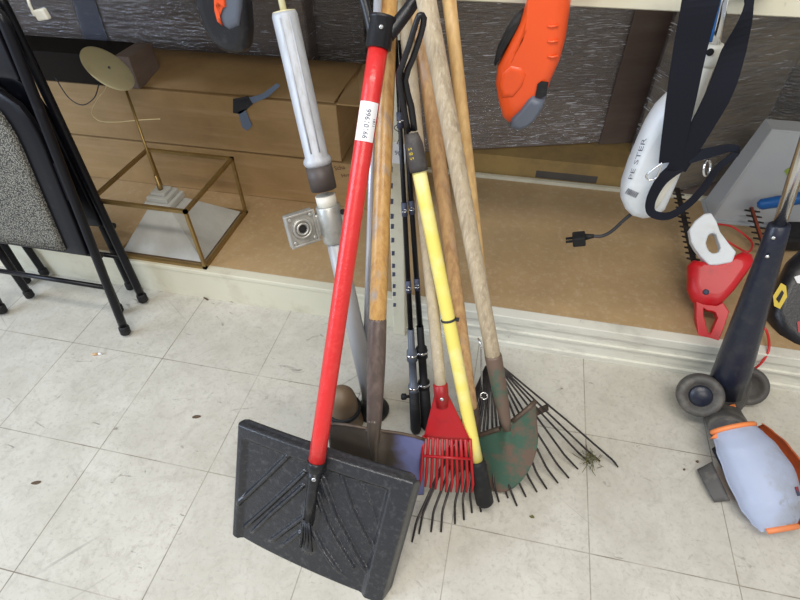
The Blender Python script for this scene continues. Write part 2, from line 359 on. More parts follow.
def tag(o,label,cat,group=None,kind=None):
    o['label']=label;o['category']=cat
    if group:o['group']=group
    if kind:o['kind']=kind
    return o
def struct(o): o['kind']='structure'; return o
def textbm(s,size):
    c=D.curves.new('t','FONT'); c.body=s; c.size=size; c.extrude=0; c.resolution_u=2; c.align_x='CENTER'; c.align_y='CENTER'
    o=D.objects.new('t',c); COL.objects.link(o); dg=bpy.context.evaluated_depsgraph_get(); me=D.meshes.new_from_object(o.evaluated_get(dg))
    bm=bmesh.new(); bm.from_mesh(me); D.objects.remove(o); D.curves.remove(c); D.meshes.remove(me); return bm
def place_text(s,size,o,xd,yd,lift=0.0006,curve=None,sx=1):
    """text in plane o + x*xd + y*yd; curve=(axis point, axis dir, radius) wraps it on a bar"""
    bm=textbm(s,size); o=V(o);xd=V(xd).normalized();yd=V(yd);yd=(yd-xd*yd.dot(xd)).normalized();n=xd.cross(yd)
    for v in bm.verts:
        x,y=v.co.x*sx,v.co.y
        if curve:
            c,rad=curve; a=y/rad; v.co=c+xd*x+(n*math.cos(a)+yd*math.sin(a))*(rad+lift)
        else: v.co=o+xd*x+yd*y+n*lift
    return bm
# ------------------------------------------------------------------ setting
KY=.265; DZ=.125; SZ=.925
bm=B(); boxmm(bm,(-5,-4,-.03),(4,2.4,0)); struct(obj('floor',bm,'tile'))
bm=B(); boxmm(bm,(-5,1.75,0),(4,1.8,2.6)); struct(obj('wall_back',bm,'backwall'))
# shelf unit (gondola)
g=thing('shelf_unit','long cream metal store shelf unit with a tan board base deck and raised upper shelf','shelf unit',(-.5,.6,0))
PXJ=-.55
bm=B(); boxmm(bm,(-3,KY,0),(PXJ-.012,KY+.02,DZ-.012)); obj('kick_plate',bm,'cream',g,'cream painted kick plate with a round knockout')
bm=B(); boxmm(bm,(PXJ+.012,KY,0),(2.4,KY+.02,.10)); boxmm(bm,(PXJ+.012,KY-.008,.0),(2.4,KY,.016)); boxmm(bm,(PXJ+.012,KY-.006,.06),(2.4,KY,.066)); obj('kick_plate',bm,'white_rail',g,'scuffed white kick plate with ridges')
bm=B(); boxmm(bm,(PXJ+.012,KY-.006,DZ-.03),(2.4,KY+.03,DZ),.003); obj('deck_lip',bm,'white_rail',g)
bm=B(); boxmm(bm,(-3,KY-.004,DZ-.016),(PXJ-.012,KY+.03,DZ),.003); obj('deck_lip',bm,'cream',g)
bm=B(); lathe(bm,PY(232,303,KY)-V((0,.001,0)),PY(232,303,KY)+V((0,.01,0)),[(0,.007),(.002,.007)],16); obj('knockout_plug',bm,'brass',g)
bm=B(); boxmm(bm,(-3,KY+.028,DZ-.012),(2.4,.985,DZ-.001)); obj('base_deck',bm,'deckboard',g,'tan hardboard deck')
bm=B(); boxmm(bm,(-3,.985,DZ-.012),(2.4,1.0,DZ+.012)); obj('rear_rail',bm,'cream',g)
bm=B(); boxmm(bm,(-3,1.0,DZ-.012),(2.4,1.7,DZ-.001)); obj('rear_deck',bm,'carddark',g)
# slotted upright
bm=B(); ux=PXJ; uw=.019
boxmm(bm,(ux-uw,KY-.028,0),(ux+uw,KY+.012,1.25)); up=obj('upright',bm,'cream',g,'cream slotted steel upright',bevel=.003)
z=.12
while z<.92:
    bm=B(); poly(bm,[(ux-.016,KY-.0287,z),(ux-.008,KY-.0287,z+.002),(ux-.007,KY-.0287,z+.016),(ux-.015,KY-.0287,z+.016)],(0,.001,0)); obj('slot',bm,'ink',up,'dark slot of the upright')
    z+=.031 if int(z*1000)%2 else .044
# upper shelf
bm=B(); boxmm(bm,(-3,KY,SZ),(2.4,KY+.012,SZ+.05)); boxmm(bm,(-3,KY,SZ),(2.4,KY+.03,SZ+.004)); obj('shelf_lip',bm,'cream',g,bevel=.002)
bm=B(); boxmm(bm,(-3,KY+.012,SZ+.02),(2.4,.98,SZ+.048)); obj('upper_shelf',bm,'cream',g)

# ------------------------------------------------------------------ goods in the shelf
def carton(name,label,cat,corners,z0,z1,m,filmname=None,group=None,tape=None):
    """corners: four (x,y) counter-clockwise"""
    c=sum((V((x,y,0)) for x,y in corners),V((0,0,0)))/4; c.z=z0
    t=thing(name,label,cat,c,group)
    bm=B(); poly(bm,[(x,y,z0) for x,y in corners],(0,0,z1-z0)); o=obj('carton_body',bm,m,t,bevel=.004)
    if filmname:
        e=1.0; bm=B(); pts=[]
        for x,y in corners:
            d=V((x,y,0))-V((c.x,c.y,0)); d=d*(1+.008/d.length*1.0); pts.append((c.x+d.x,c.y+d.y))
        n=4; gx=26; gz=14
        rows=[]
        for j in range(gz+1):
            row=[]; z=z0+.006+(z1-z0+.002)*j/gz
            for i in range(4):
                a=V((*pts[i],0));b=V((*pts[(i+1)%4],0)); nn=(b-a).cross(V((0,0,1))).normalized()
                for k in range(gx):
                    p=a.lerp(b,k/gx); w=(math.sin(z*90+p.x*5+i)+math.sin(z*170+p.x*23+p.y*9))*.0012 if 0<k<gx else 0
                    row.append(bm.verts.new((p.x+nn.x*w,p.y+nn.y*w,z)))
            rows.append(row)
        m_=len(rows[0])
        for j in range(gz):
            for i in range(m_):
                f=bm.faces.new((rows[j][i],rows[j][(i+1)%m_],rows[j+1][(i+1)%m_],rows[j+1][i])); f.smooth=True
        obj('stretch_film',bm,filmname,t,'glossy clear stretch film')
    return t,o
def quad_from(px,yfront_l,yfront_r,depth): pass
# large wrapped carton standing behind the tools (bottom line 475,150 -> 648,141 at z .21)
WZ=.212
a=PZ(362,156,WZ); b=PZ(648,140,WZ); d=(b-a).normalized(); a=b-d*1.0; nrm=V((-d.y,d.x,0))
if nrm.y<0: nrm=-nrm
c4=[(a.x,a.y),(b.x,b.y),(b.x+nrm.x*.3,b.y+nrm.y*.3),(a.x+nrm.x*.3,a.y+nrm.y*.3)]
t,o=carton('wrapped_carton','large dark carton in shiny clear wrap directly behind the tool handles, below the upper shelf','carton',c4,WZ,.9,'carddark','film')
bm=B(); q=PZ(598,143,WZ); q=a+d*((q-a).dot(d)); poly(bm,[q-nrm*.013,q-nrm*.013+V((0,0,.68)),b-nrm*.013+d*.006+V((0,0,.68)),b-nrm*.013+d*.006],nrm*.004); obj('side_band',bm,mat('dark_brown_band',(.125,.088,.074),.5,noise=((.16,.12,.1),4,.4,.7,(1,1,6))),t,'darker brown strip at the right end')
# flat yellow cardboard tray it stands on
t=thing('cardboard_tray','flat yellow-brown cardboard tray with a dark hand slot under the big wrapped carton','tray',((a.x+b.x)/2,1.2,DZ))
bm=B(); A0=V((-1.0,1.012,DZ));A1=V((.20,1.012,DZ)); poly(bm,[A0,A1,V((.30,1.65,DZ)),V((-1.0,1.65,DZ))],(0,0,WZ-DZ-.002)); obj('tray_body',bm,'card2',t)
bm=B(); s0=PY(536,172,1.011); s1=PY(596,184,1.011); box(bm,(s0+s1)/2+V((0,.003,.004)),(abs(s1.x-s0.x),.008,.030),bev=.003); obj('hand_slot',bm,'backwall',t,'dark hand slot')
# second carton to the right, wrapped, grey
def cart_px(name,label,pl,pr,z0,ztop,depth,m,f,group=None):
    a=PZ(*pl,z0);b=PZ(*pr,z0);d=(b-a).normalized();n=V((-d.y,d.x,0)); n=n if n.y>0 else -n
    return carton(name,label,'carton',[(a.x,a.y),(b.x,b.y),(b.x+n.x*depth,b.y+n.y*depth),(a.x+n.x*depth,a.y+n.y*depth)],z0,ztop,m,f,group)
cart_px('wrapped_carton','grey-brown wrapped carton standing between the black strap and the wide wrapped carton at right edge',(655,196),(738,178),DZ,.72,.18,'cardgrey','film2')
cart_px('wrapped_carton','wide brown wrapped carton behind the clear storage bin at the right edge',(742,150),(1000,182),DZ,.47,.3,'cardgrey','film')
cart_px('shelf_carton','dark brown carton on top at the upper right corner under the shelf lip',(700,40),(1000,60),.49,.86,.3,'carddark',None)
cart_px('wrapped_carton','wrapped carton at the upper left, behind the white plug and the orange and black tool',(20,56),(311,77),.455,1.2,.35,'carddark','film2')[0]
def fold(y_off=.008):
    z_=.455; a=PZ(20,56,z_);b=PZ(311,77,z_);d=(b-a).normalized();n=V((-d.y,d.x,0)); n=n if n.y>0 else -n
    nm=-n; c=a+nm*y_off
    P=px3_([(66,-20),(88,-20),(108,41),(84,39)],c,nm)
    t=[o for o in D.objects if o.get('label','').startswith('wrapped carton at the upper left')][0]
    bm=B(); poly(bm,P,nm*.001); obj('film_fold',bm,mat('milky_film_fold',(.26,.29,.38),.3,alpha=.42),t,'pale blue fold of the film')
def px3_(pts,c,n):
    return [CAM+ray(x,y)*((c-CAM).dot(n)/ray(x,y).dot(n)) for x,y in pts]
fold()
cart_px('wrapped_carton','narrow dark wrapped carton between the grey pole top and the red shovel handle',(313,66),(366,66),.455,1.2,.33,'carddark','film')

# cardboard boxes on the deck at left: lower box, upper box with flaps
BY=.69
zb1=PY(240,152,BY).z; zb2=PY(240,98,BY).z
xr=PZ(400,204,DZ).x
x_r2=PY(352,160,BY).x
t=thing('cardboard_box','long brown cardboard box on the deck, bottom one, behind the brass lantern','box',(-1.6,.85,DZ))
bm=B(); boxmm(bm,(-2.7,BY,DZ),(x_r2+.10,BY+.32,zb1-.004)); lb=obj('box_body',bm,'card',t,bevel=.003)
for s,yy in (('9ch..',0),('Home',.02)): pass
c=PY(340,171,BY)
obj('handwriting',place_text('Scha',.022,c-V((.0,.0006,-.012)),(.96,0,.25),(0,0,1),0.0004),'penink',t,'brown marker writing')
obj('handwriting',place_text('Hrm',.020,c-V((-.022,.0006,.014)),(.96,0,.25),(0,0,1),0.0004),'penink',t,'brown marker writing')
x_t=PY(337,120,BY).x
t=thing('cardboard_box','long brown cardboard box with open flaps stacked on top of the bottom box','box',(-1.6,.85,zb1))
bm=B(); boxmm(bm,(-2.7,BY+.004,zb1),(x_t,BY+.30,zb2)); obj('box_body',bm,'card',t,bevel=.003)
bm=B(); fa=V((-2.65,BY+.006,zb2)); fb=V((x_t-.01,BY+.006,zb2)); sheet(bm,fa+V((0,.01,.004)),fb+V((0,.01,.004)),fb+V((.03,.25,.035)),fa+V((0,.25,.035)),12,4,.004,hf=lambda u,v:.006*math.sin(v*3)); obj('flap',bm,'card',t,'long top flap')
bm=B(); poly(bm,[V((x_t,BY+.01,zb2)),V((x_t+.07,BY+.03,zb2-.01)),V((x_t+.075,BY+.24,zb2+.04)),V((x_t,BY+.26,zb2+.03))],(0,0,.004)); obj('flap',bm,'card',t,'short end flap folded out')
# tape strip on it
ty=BY-.002
def onbox(x,y): return PY(x,y,ty)
bm=B(); poly(bm,[onbox(237,101),onbox(262,94),onbox(277,83),onbox(280,86),onbox(268,97),onbox(247,106)],(0,.0015,0)); ts=obj('tape_strip',bm,'tapeblue',t,'grey-blue tape strip')
bm=B(); poly(bm,[onbox(233,99),onbox(248,96),onbox(253,104),onbox(246,110),onbox(240,114),onbox(233,113)],(0,.0015,0)); obj('tape_strip',bm,'tapeblack',t,'black tape strip')
bm=B(); poly(bm,[onbox(238,112),onbox(245,109),onbox(252,126),onbox(247,131),onbox(242,127)],(0,.0015,0)); obj('tape_strip',bm,'tapeblue',t,'grey-blue tape strip')
# black long box at left top, lying on the cardboard
z0=PY(90,74,.62).z
t=thing('long_black_box','long black box with brown end lying on the cardboard boxes behind the lamp plate','box',(-1.6,.62,zb2))
l=PY(36,75,.70); r_=PY(127,80,.70); zt=PY(90,43,.70).z
bm=B(); boxmm(bm,(-2.4,.70-.02,zb2+.008),(r_.x,.70+.11,zb2+.105)); obj('box_body',bm,mat('dark_brown_lacquer',(.018,.014,.011),.7,spec=.1),t,bevel=.003)
bm=B(); boxmm(bm,(r_.x,.70-.022,zb2+.006),(r_.x+.055,.70+.112,zb2+.108)); obj('end_cap',bm,'carddark',t,'dull brown cardboard end',bevel=.003)

# ------------------------------------------------------------------ white plug at top left
cp=PY(40,16,.24)
t=thing('power_plug','small white two-pin plug hanging on its white cord at the upper left','plug',cp)
bm=B(); p1=PY(34,16,.24);p2=PY(50,13,.24); ax,ay,az=fr(p2-p1); box(bm,(p1+p2)/2,(.013,.022,.030),axes(ax,ay,az),bev=.003); obj('plug_body',bm,'offwhite',t)
bm=B(); tube(bm,[p1+V((.002,0,0)),PY(32,10,.24),PY(29,3,.24),PY(27,-8,.25),PY(26,-40,.262)],.0032,8,smooth_pts=5); obj('cord',bm,'offwhite',t)

# ------------------------------------------------------------------ pendant lantern
pz=DZ
f_r=PZ(204,274,pz); b_r=PZ(242,216,pz); X1=f_r.x; Y0=max(f_r.y,KY+.03); Y0=KY+.012
X1=(f_r.x+b_r.x)/2; 
ht=PX(180,211,X1).z-pz if False else PY(180,211,Y0).z-pz
Xl=PZ(92,199,pz+ht).x; Y1=PZ(224,158,pz+ht).y
t=thing('pendant_lantern','square brass frame pendant lantern with a frosted pyramid shade standing on the shelf deck','lamp',((X1+Xl)/2,(Y0+Y1)/2,pz))
r=.0052
corners=[(Xl,Y0),(X1,Y0),(X1,Y1),(Xl,Y1)]
for zz,nm in ((pz+r,'lower_frame'),(pz+ht,'upper_frame')):
    bm=B()
    for i in range(4):
        a=V((*corners[i],zz));b=V((*corners[(i+1)%4],zz)); dd=(b-a).normalized(); box(bm,(a+b)/2,((b-a).length+2*r if abs(dd.x)>.5 else 2*r,2*r if abs(dd.x)>.5 else (b-a).length+2*r,2*r))
    obj(nm,bm,'brass',t)
for x,y in corners:
    bm=B(); boxmm(bm,(x-r*.9,y-r*.9,pz+2*r),(x+r*.9,y+r*.9,pz+ht-r)); obj('corner_post',bm,'brass',t)
cx,cy=(X1+Xl)/2,(Y0+Y1)/2
tc_=PZ(166,196,pz+ht*.72)
cx=cx-.022; cy=cy-.01
hw=.036; bz=pz+.014; tz=pz+ht*.62
bm=B(); q=.012
lo=[V((Xl+q,Y0+q,bz)),V((X1-q,Y0+q,bz)),V((X1-q,Y1-q,bz)),V((Xl+q,Y1-q,bz))]
hi=[V((cx-hw,cy-hw,tz)),V((cx+hw,cy-hw,tz)),V((cx+hw,cy+hw,tz)),V((cx-hw,cy+hw,tz))]
for i in range(4):
    j=(i+1)%4; n=(lo[j]-lo[i]).cross(hi[i]-lo[i]).normalized(); poly(bm,[lo[i],lo[j],hi[j],hi[i]],-n*.003)
obj('glass_shade',bm,'frost',t,'frosted glass pyramid shade')
bm=B(); boxmm(bm,(cx-.046,cy-.046,tz-.004),(cx+.046,cy+.046,tz+.018),.004); boxmm(bm,(cx-.036,cy-.036,tz+.018),(cx+.036,cy+.036,tz+.034),.003); boxmm(bm,(cx-.024,cy-.024,tz+.034),(cx+.024,cy+.024,tz+.046),.003)
obj('shade_cap',bm,'frost',t,'stepped square cap')
rb=V((cx,cy,tz+.046)); disc=PY(108,69,.55)
bm=B(); lathe(bm,rb,rb+V((0,0,.1)),[(0,.008),(.02,.008),(.022,.005),(.05,.005)],14); tube(bm,[rb+V((0,0,.03)),PY(124,84,.565)],.0042,10); obj('hanging_rod',bm,'brass',t)
vw=(CAM-disc).normalized(); dn=(vw*.60+(CR*.54+CU*.84)*.80).normalized(); disc=PY(108,69,.545)
bm=B(); lathe(bm,disc,disc+dn,[(-.006,.060),(-.003,.073),(.000,.077),(.002,.077),(.003,.074),(.0035,.01)],40); can=obj('canopy_plate',bm,'disc',t,'round ivory brass ceiling plate')
bm=B(); lathe(bm,disc+dn*.005,disc+dn,[(0,.003),(.004,.003)],10); obj('screw',bm,'ink',can)
bm=B(); tube(bm,[PY(103,80,.54),PY(106,88,.53),PY(97,100,.52),PY(92,113,.52),PY(100,121,.52),PY(118,122,.52),PY(140,120,.52),PY(160,119,.53)],.0016,6,smooth_pts=6); obj('wire',bm,'cord',t,'thin tan wire')
bm=B(); tube(bm,[PY(99,84,.56),PY(94,98,.56),PY(82,105,.57),PY(68,97,.58),PY(55,77,.6)],.0018,6,smooth_pts=6); obj('wire',bm,'darkcord',t,'thin dark wire')

# ------------------------------------------------------------------ folding chairs
def chair(label,dx,dy,hide):
    
    base=V((-1.6+dx,.12+dy,0))
    t=thing('folding_chair',label,'chair',base,'black folding chairs leaning on the shelf')
    o=V((dx,dy,0))
    W=.447
    # front frame: leg + back upright one bent tube each side
    rp=[PZ(128,334,.008),PX(97,281,-1.375),PX(74,227,-1.375),PX(54,176,-1.375),PX(34,124,-1.375)]
    rp[0]=V((-1.377,.062,.012))
    top=rp[-1]; dirn=(rp[-1]-rp[1]).normalized()
    if hide: dirn=(PY(50,98,.262)-V((-1.40,.205,.012))).normalized()
    lo_=rp[0]; 
    def F(s,xo=0,off=0): # point along the chair plane, s metres from the foot
        return lo_+dirn*s+V((xo,0,0))+nr*off+o
    nr=V((0,-dirn.z,dirn.y)).normalized()
    if nr.y>0: nr=-nr
    H=.93
    for sx,nm in ((0,'r'),(-W,'l')):
        bm=B(); tube(bm,[F(.02,sx),F(.3,sx),F(H-.12,sx),F(H-.05,sx-(.012 if sx==0 else -.012)),F(H,sx-(.05 if sx==0 else -.05)),F(H+.01,-W/2)],.0125,12,smooth_pts=4); l=obj('front_leg',bm,'blackshiny',t)
        bm=B(); lathe(bm,F(-.004,sx),F(.1,sx),[(0,.012),(.004,.0155),(.026,.0155),(.032,.012)],16); obj('foot_cap',bm,'rubber',l)
    # rear leg: pivot at .5 m, foot slightly behind
    for sx in (-.03,-W+.03):
        a=F(.56,sx,-.012); b=V((lo_.x+sx-.045,lo_.y+(.045 if hide else .08),.012))+o
        if sx<-.2: b.x+=.055
        bm=B(); tube(bm,[a,a.lerp(b,.9),b],.0115,12); l=obj('rear_leg',bm,'blackshiny',t)
        bm=B(); lathe(bm,b-(a-b).normalized()*.002,a,[(0,.011),(.004,.0145),(.024,.0145),(.03,.011)],16); obj('foot_cap',bm,'rubber',l)
    bm=B(); tube(bm,[F(.17,0),F(.17,-W)],.0072,10); obj('crossbar',bm,'blackshiny',t)
    bm=B(); tube(bm,[F(.27,0,-.02),F(.27,-W,-.02)],.009,10); obj('crossbar',bm,'blackshiny',t)
    # folded seat: black rim with tweed fabric
    s0,s1=.285,.72; wp=roundwarp(.16,.3,True,False)
    bm=B(); sheet(bm,F(s0,-W+.02,.006),F(s0,-.014,.006),F(s1,-.014,.006),F(s1,-W+.02,.006),14,14,.018,warp=wp,n=nr); obj('seat_rim',bm,'blackshiny',t,bevel=.004)
    bm=B(); sheet(bm,F(s0+.012,-W+.06,.018),F(s0+.012,-.075,.018),F(s1-.02,-.075,.018),F(s1-.02,-W+.06,.018),14,14,.010,warp=wp,n=nr,hf=lambda u,v:.008*math.sin(math.pi*u)*math.sin(math.pi*v)); obj('seat_pad',bm,'blackshiny' if hide else 'fabric',t,'black seat panel' if hide else 'grey tweed seat pad')
    bm=B(); sheet(bm,F(.745,-W+.012,.003),F(.745,-.012,.003),F(.90,-.02,.003),F(.90,-W+.02,.003),14,6,.016,n=nr,hf=lambda u,v:-.02*math.sin(math.pi*u)); obj('backrest',bm,'blackshiny',t,'black padded backrest',bevel=.004)
    for sx in (0,-W):
        bm=B(); box(bm,F(.5,sx+(.010 if sx==0 else -.010)*-1,-.006),(.006,.03,.10),axes(V((1,0,0)),nr,dirn),bev=.002); obj('hinge_plate',bm,'blackshiny',t)
    return t
chair('front black folding chair with grey tweed seat pad, leaning against the shelf at left edge',0,0,False)
chair('rear black folding chair, all black, tucked between the tweed-padded chair and the shelf',-.025,.14,True)

# ------------------------------------------------------------------ tool helpers
def handle_wood(parent,a,b,r0,r1,m,name='handle',**k):
    bm=B(); d=(b-a); n=10; pts=[a+d*i/n for i in range(n+1)]; tube(bm,pts,[r0+(r1-r0)*i/n for i in range(n+1)],16)
    return obj(name,bm,m,parent,**k)
TOPY=.2
# --- 1 snow shovel
ZT=.25
TL,TR=PZ(232,421,ZT),PZ(419,483,ZT); BL,BR=PZ(227,536,.006),PZ(384,608,.006)
t=thing('snow_shovel','snow shovel with a red handle, black D-grip and wide black plastic blade','shovel',(BL+BR)/2)
n=((TR-TL).cross(BL-TL)).normalized()
if n.dot(CAM-TL)<0: n=-n
def sm(x,a,b):
    x=max(0,min(1,(x-a)/(b-a))); return x*x*(3-2*x)
def onplane(px,py):
    d=ray(px,py); return CAM+d*((TL-CAM).dot(n)/d.dot(n))
ex=(TR-TL).normalized(); ey=n.cross(ex)
def pc2(p): return ((p-TL).dot(ex),(p-TL).dot(ey))
def q3(x,y): return (220+x/3,400+y/3)
ridges=[]   # (polyline in blade plane, width, height)
for pts,wd,hh in (([(200,172),(125,245),(50,315)],.0075,.011),([(250,222),(150,315),(46,408)],.006,.010),([(245,262),(150,345),(75,420)],.006,.010),
    ([(250,352),(185,400),(118,450)],.0065,.010),([(238,400),(200,430),(155,462)],.006,.009),
    ([(362,232),(395,330),(435,410),(480,482)],.006,.010),([(302,240),(345,350),(410,470),(490,590)],.0075,.012),([(288,285),(322,375),(360,440),(400,500)],.006,.010),
    ([(268,372),(310,450),(360,520),(412,576)],.0085,.011),([(412,240),(455,330),(486,440)],.0045,.005)):
    pl=[pc2(onplane(*q3(*p))) for p in pts]; ridges.append((pl,wd,hh))
def segd(p,a,b):
    ax,ay=a;bx,by=b;dx,dy=bx-ax,by-ay;L=dx*dx+dy*dy; t_=max(0,min(1,((p[0]-ax)*dx+(p[1]-ay)*dy)/L)); return math.hypot(p[0]-ax-dx*t_,p[1]-ay-dy*t_)
def bf(u,v):  # v 0 top -> 1 bottom
    h=-.010*sm(v,.115,.155)*sm(u,.05,.085)*(1-sm(u,.845,.885))
    h-=.020*(1-sm(u,0,.03))+.026*sm(u,.972,1)+.018*(1-sm(v,0,.035))
    h-=.009*(2*u-1)**2
    p=TL*(1-u)*(1-v)+TR*u*(1-v)+BR*u*v+BL*(1-u)*v; pp=pc2(p)
    best=0
    for pl,wd,hh in ridges:
        d_=min(segd(pp,pl[i],pl[i+1]) for i in range(len(pl)-1))
        if d_<wd: best=max(best,.75*hh*(1-(d_/wd/.8)**2)**.6*sm(v,.0,.15)*(1-sm(v,.86,.93))*sm(u,.03,.08)*(1-sm(u,.83,.865))) if d_<wd*.8 else best
    d_=segd(pp,cl[0],cl[1])
    if d_<.02: best=max(best,.010*(1-(d_/.02)**2))
    return h+best
cl=(pc2(onplane(*q3(268,330))),pc2(onplane(*q3(262,440))))
bm=B(); sheet(bm,TL,TR,BR,BL,210,130,.0035,hf=bf,warp=roundwarp(.06,.095,True,True),n=n); blade=obj('blade',bm,'blade',t,'ribbed black plastic blade')
hb=PZ(316,466,.235); ht_=PY(379,42,.10); hd=(ht_-hb).normalized()
fd=(CAM-hb); fd=(fd-hd*fd.dot(hd)).normalized(); sd=hd.cross(fd)
bm=B(); lathe(bm,hb-hd*.012,hb,[(0,.014),(.003,.0178),(.022,.0195),(.024,.0175)],22)
tube(bm,[hb-hd*.008,hb-hd*.03,hb-hd*.075,onplane(309,522)],[.0165,.0125,.0115,.012],16,flat=(1,1))
so=obj('handle_socket',bm,'blackplastic',t,'narrow black socket')
pa,pb=onplane(309,517)+n*.012,onplane(307,548)+n*.004
for k in range(4):
    bm=B(); off=ex*(-.009+.006*k); tube(bm,[pa+off*.6,pb+off*1.5],.0028,8); obj('socket_rib',bm,'blackplastic',so)
bm=B(); p=hb-hd*.022; lathe(bm,p+fd*.012,p+fd,[(0,.005),(.003,.005),(.0045,.003)],14); obj('bolt',bm,'chrome',so,'small steel bolt')
RH=.0172
h=handle_wood(t,hb,ht_,RH,RH,'red',label='glossy red tubular handle')
# sticker
tt=lambda y:(hb+hd*y)
def along(px,py): # param along handle nearest to the pixel ray
    d=ray(px,py).normalized(); w0=hb-CAM; b_=hd.dot(d); return (b_*w0.dot(d)-w0.dot(hd))/(1-b_*b_)
s0,s1=along(359,141),along(370,103)
bm=B(); rows=[]
for i in range(13):
    a=R(-62+124*i/12)-R(6); off=fd*math.cos(a)+sd*math.sin(a); rows.append([bm.verts.new(tt(s0)+off*(RH+.0006)),bm.verts.new(tt(s1)+off*(RH+.0006))])
for i in range(12): f=bm.faces.new((rows[i][0],rows[i+1][0],rows[i+1][1],rows[i][1])); f.smooth=True
stk=obj('price_sticker',bm,'paper',t,'white sticker with a column of dark digits')
sign=-1 if sd.dot(CR)>0 else 1
ydir=sd*(1 if sd.dot(CR)<0 else -1)   # text up = picture left
c=tt((s0+s1)/2)
xdir=hd
nn=xdir.cross(ydir)
if nn.dot(fd)<0: xdir=-hd; nn=-nn
bm=place_text('99101966',.0125,c,xdir,ydir,.0010,curve=(c-hd*.004,RH)); 
obj('sticker_digits',bm,'ink',stk)
bm=place_text('1171',.0075,c,xdir,ydir,.0010)
for v in bm.verts:
    pass
bm.free()
bm=textbm('1181',.0075); 
for v in bm.verts:
    a=(v.co.y-.0125)/RH; v.co=c+xdir*v.co.x+(fd*math.cos(a)+ydir*math.sin(a))*(RH+.0012)
obj('sticker_digits',bm,'ink',stk)
# D grip
gt=ht_
bm=B(); lathe(bm,gt-hd*.012,gt+hd,[(0,.0195),(.002,.0225),(.044,.0225),(.046,.025),(.051,.025),(.053,.018)],22)
gr=obj('handle_grip',bm,'blackplastic',t,'black plastic D-grip')
sdR=sd if sd.dot(CR)>0 else -sd
bm=B()
tube(bm,[gt+hd*.012+sdR*.014,gt+hd*.04+sdR*.030,gt+hd*.08+sdR*.050,gt+hd*.145+sdR*.062],[.011,.011,.010,.011],10,smooth_pts=4,flat=(1.1,1.1))
tube(bm,[gt+hd*.012-sdR*.014,gt+hd*.04-sdR*.026,gt+hd*.08-sdR*.044,gt+hd*.145-sdR*.062],[.009,.008,.0085,.010],10,smooth_pts=4,flat=(1,1.1))
tube(bm,[gt+hd*.145-sdR*.064,gt+hd*.148,gt+hd*.145+sdR*.064],.0125,12)
obj('grip_loop',bm,'blackplastic',gr)
bm=B(); p=gt+hd*.018; lathe(bm,p+fd*.022,p+fd,[(0,.004),(.003,.004),(.004,.002)],12); obj('bolt',bm,'chrome',gr,'small steel bolt')

# --- 2 grey pole with clamp bracket
foot=PZ(373,408,.012); top=PY(284,12,.20); pd=(top-foot).normalized()
def on(a,d,px,py):
    q=ray(px,py).normalized(); w0=a-CAM; b_=d.dot(q); return a+d*((b_*w0.dot(q)-w0.dot(d))/(1-b_*b_))
t=thing('pole_stand','tall grey tubular pole with a dark collar and a square cast clamp bracket','pole',foot-V((0,0,.012)))
low=PZ(378,400,.02); knee=on(foot,pd,322,212)
bm=B(); tube(bm,[foot+pd*.02,knee],.0215,20); obj('lower_tube',bm,'greypaint',t,'grey lower tube')
bm=B(); tube(bm,[on(foot,pd,320,196),on(foot,pd,324,208)],.0225,20); obj('inner_sleeve',bm,'offwhite',t,'white plastic sleeve')
cp_=on(foot,pd,317,180)
bm=B(); c0=on(foot,pd,319,190);c1=on(foot,pd,314,166); tube(bm,[c0,c1],.0285,24); obj('collar',bm,'collar',t,'dark brown taped collar')
bm=B(); L1=(top-c1).length; lathe(bm,c1,top,[(0,.0275),(.008,.0305),(.014,.029),(.02,.0245),(L1-.006,.0245),(L1,.0225)],28); ut=obj('upper_tube',bm,'alu',t,'wide brushed grey upper tube')
pf=(CAM-cp_); pf=(pf-pd*pf.dot(pd)).normalized(); ps=pf.cross(pd); ps=ps if ps.dot(CR)>0 else -ps
for s in (-.4,.35):
    bm=B(); a=c1+pd*.03; 
    tube(bm,[a+(pf*math.cos(s)+ps*math.sin(s))*.0243,top-pd*.01+(pf*math.cos(s)+ps*math.sin(s))*.0243],.0018,6); obj('seam_ridge',bm,'alu',ut)
bm=B(); tube(bm,[top-pd*.002,top+pd*.06],[.0065,.0062],10); lathe(bm,top+pd*.0,top+pd,[(0,.0225),(.002,.021),(.003,.012)],24); obj('top_pin',bm,'disc',t,'thin tan pin on top')
b0=on(foot,pd,327,243);b1=on(foot,pd,322,206)
bm=B(); lathe(bm,b0,b1,[(0,.0255),(.003,.0275),((b1-b0).length-.003,.0275),((b1-b0).length,.0255)],24); br=obj('clamp_sleeve',bm,'zinc',t,'cast grey clamp sleeve')
bc=(b0+b1)/2; pcn=on(foot,pd,324,226)
pc=CAM+ray(301,228).normalized()*((bc-CAM).length-.004)
xx=(ps*.93-pf*.35).normalized(); yy=(pd-xx*pd.dot(xx)).normalized(); yy=(yy+xx*.08).normalized(); zz=xx.cross(yy).normalized(); yy=zz.cross(xx)
if zz.dot(pf)<0: zz=-zz
bm=B(); box(bm,pc,(.068,.076,.018),axes(xx,yy,zz),bev=.005)
plate=obj('bracket_plate',bm,'zinc',t,'square cast plate with a round socket')
bm=B(); 
e=.0345
ringpoly(bm,[pc+xx*sx*e+yy*sy*(e+.003)+zz*.009 for sx,sy in((-1,-1),(1,-1),(1,1),(-1,1))],[pc+xx*sx*(e-.006)+yy*sy*(e-.003)+zz*.009 for sx,sy in((-1,-1),(1,-1),(1,1),(-1,1))],zz*.006)
obj('plate_rim',bm,'zinc',plate,bevel=.0015)
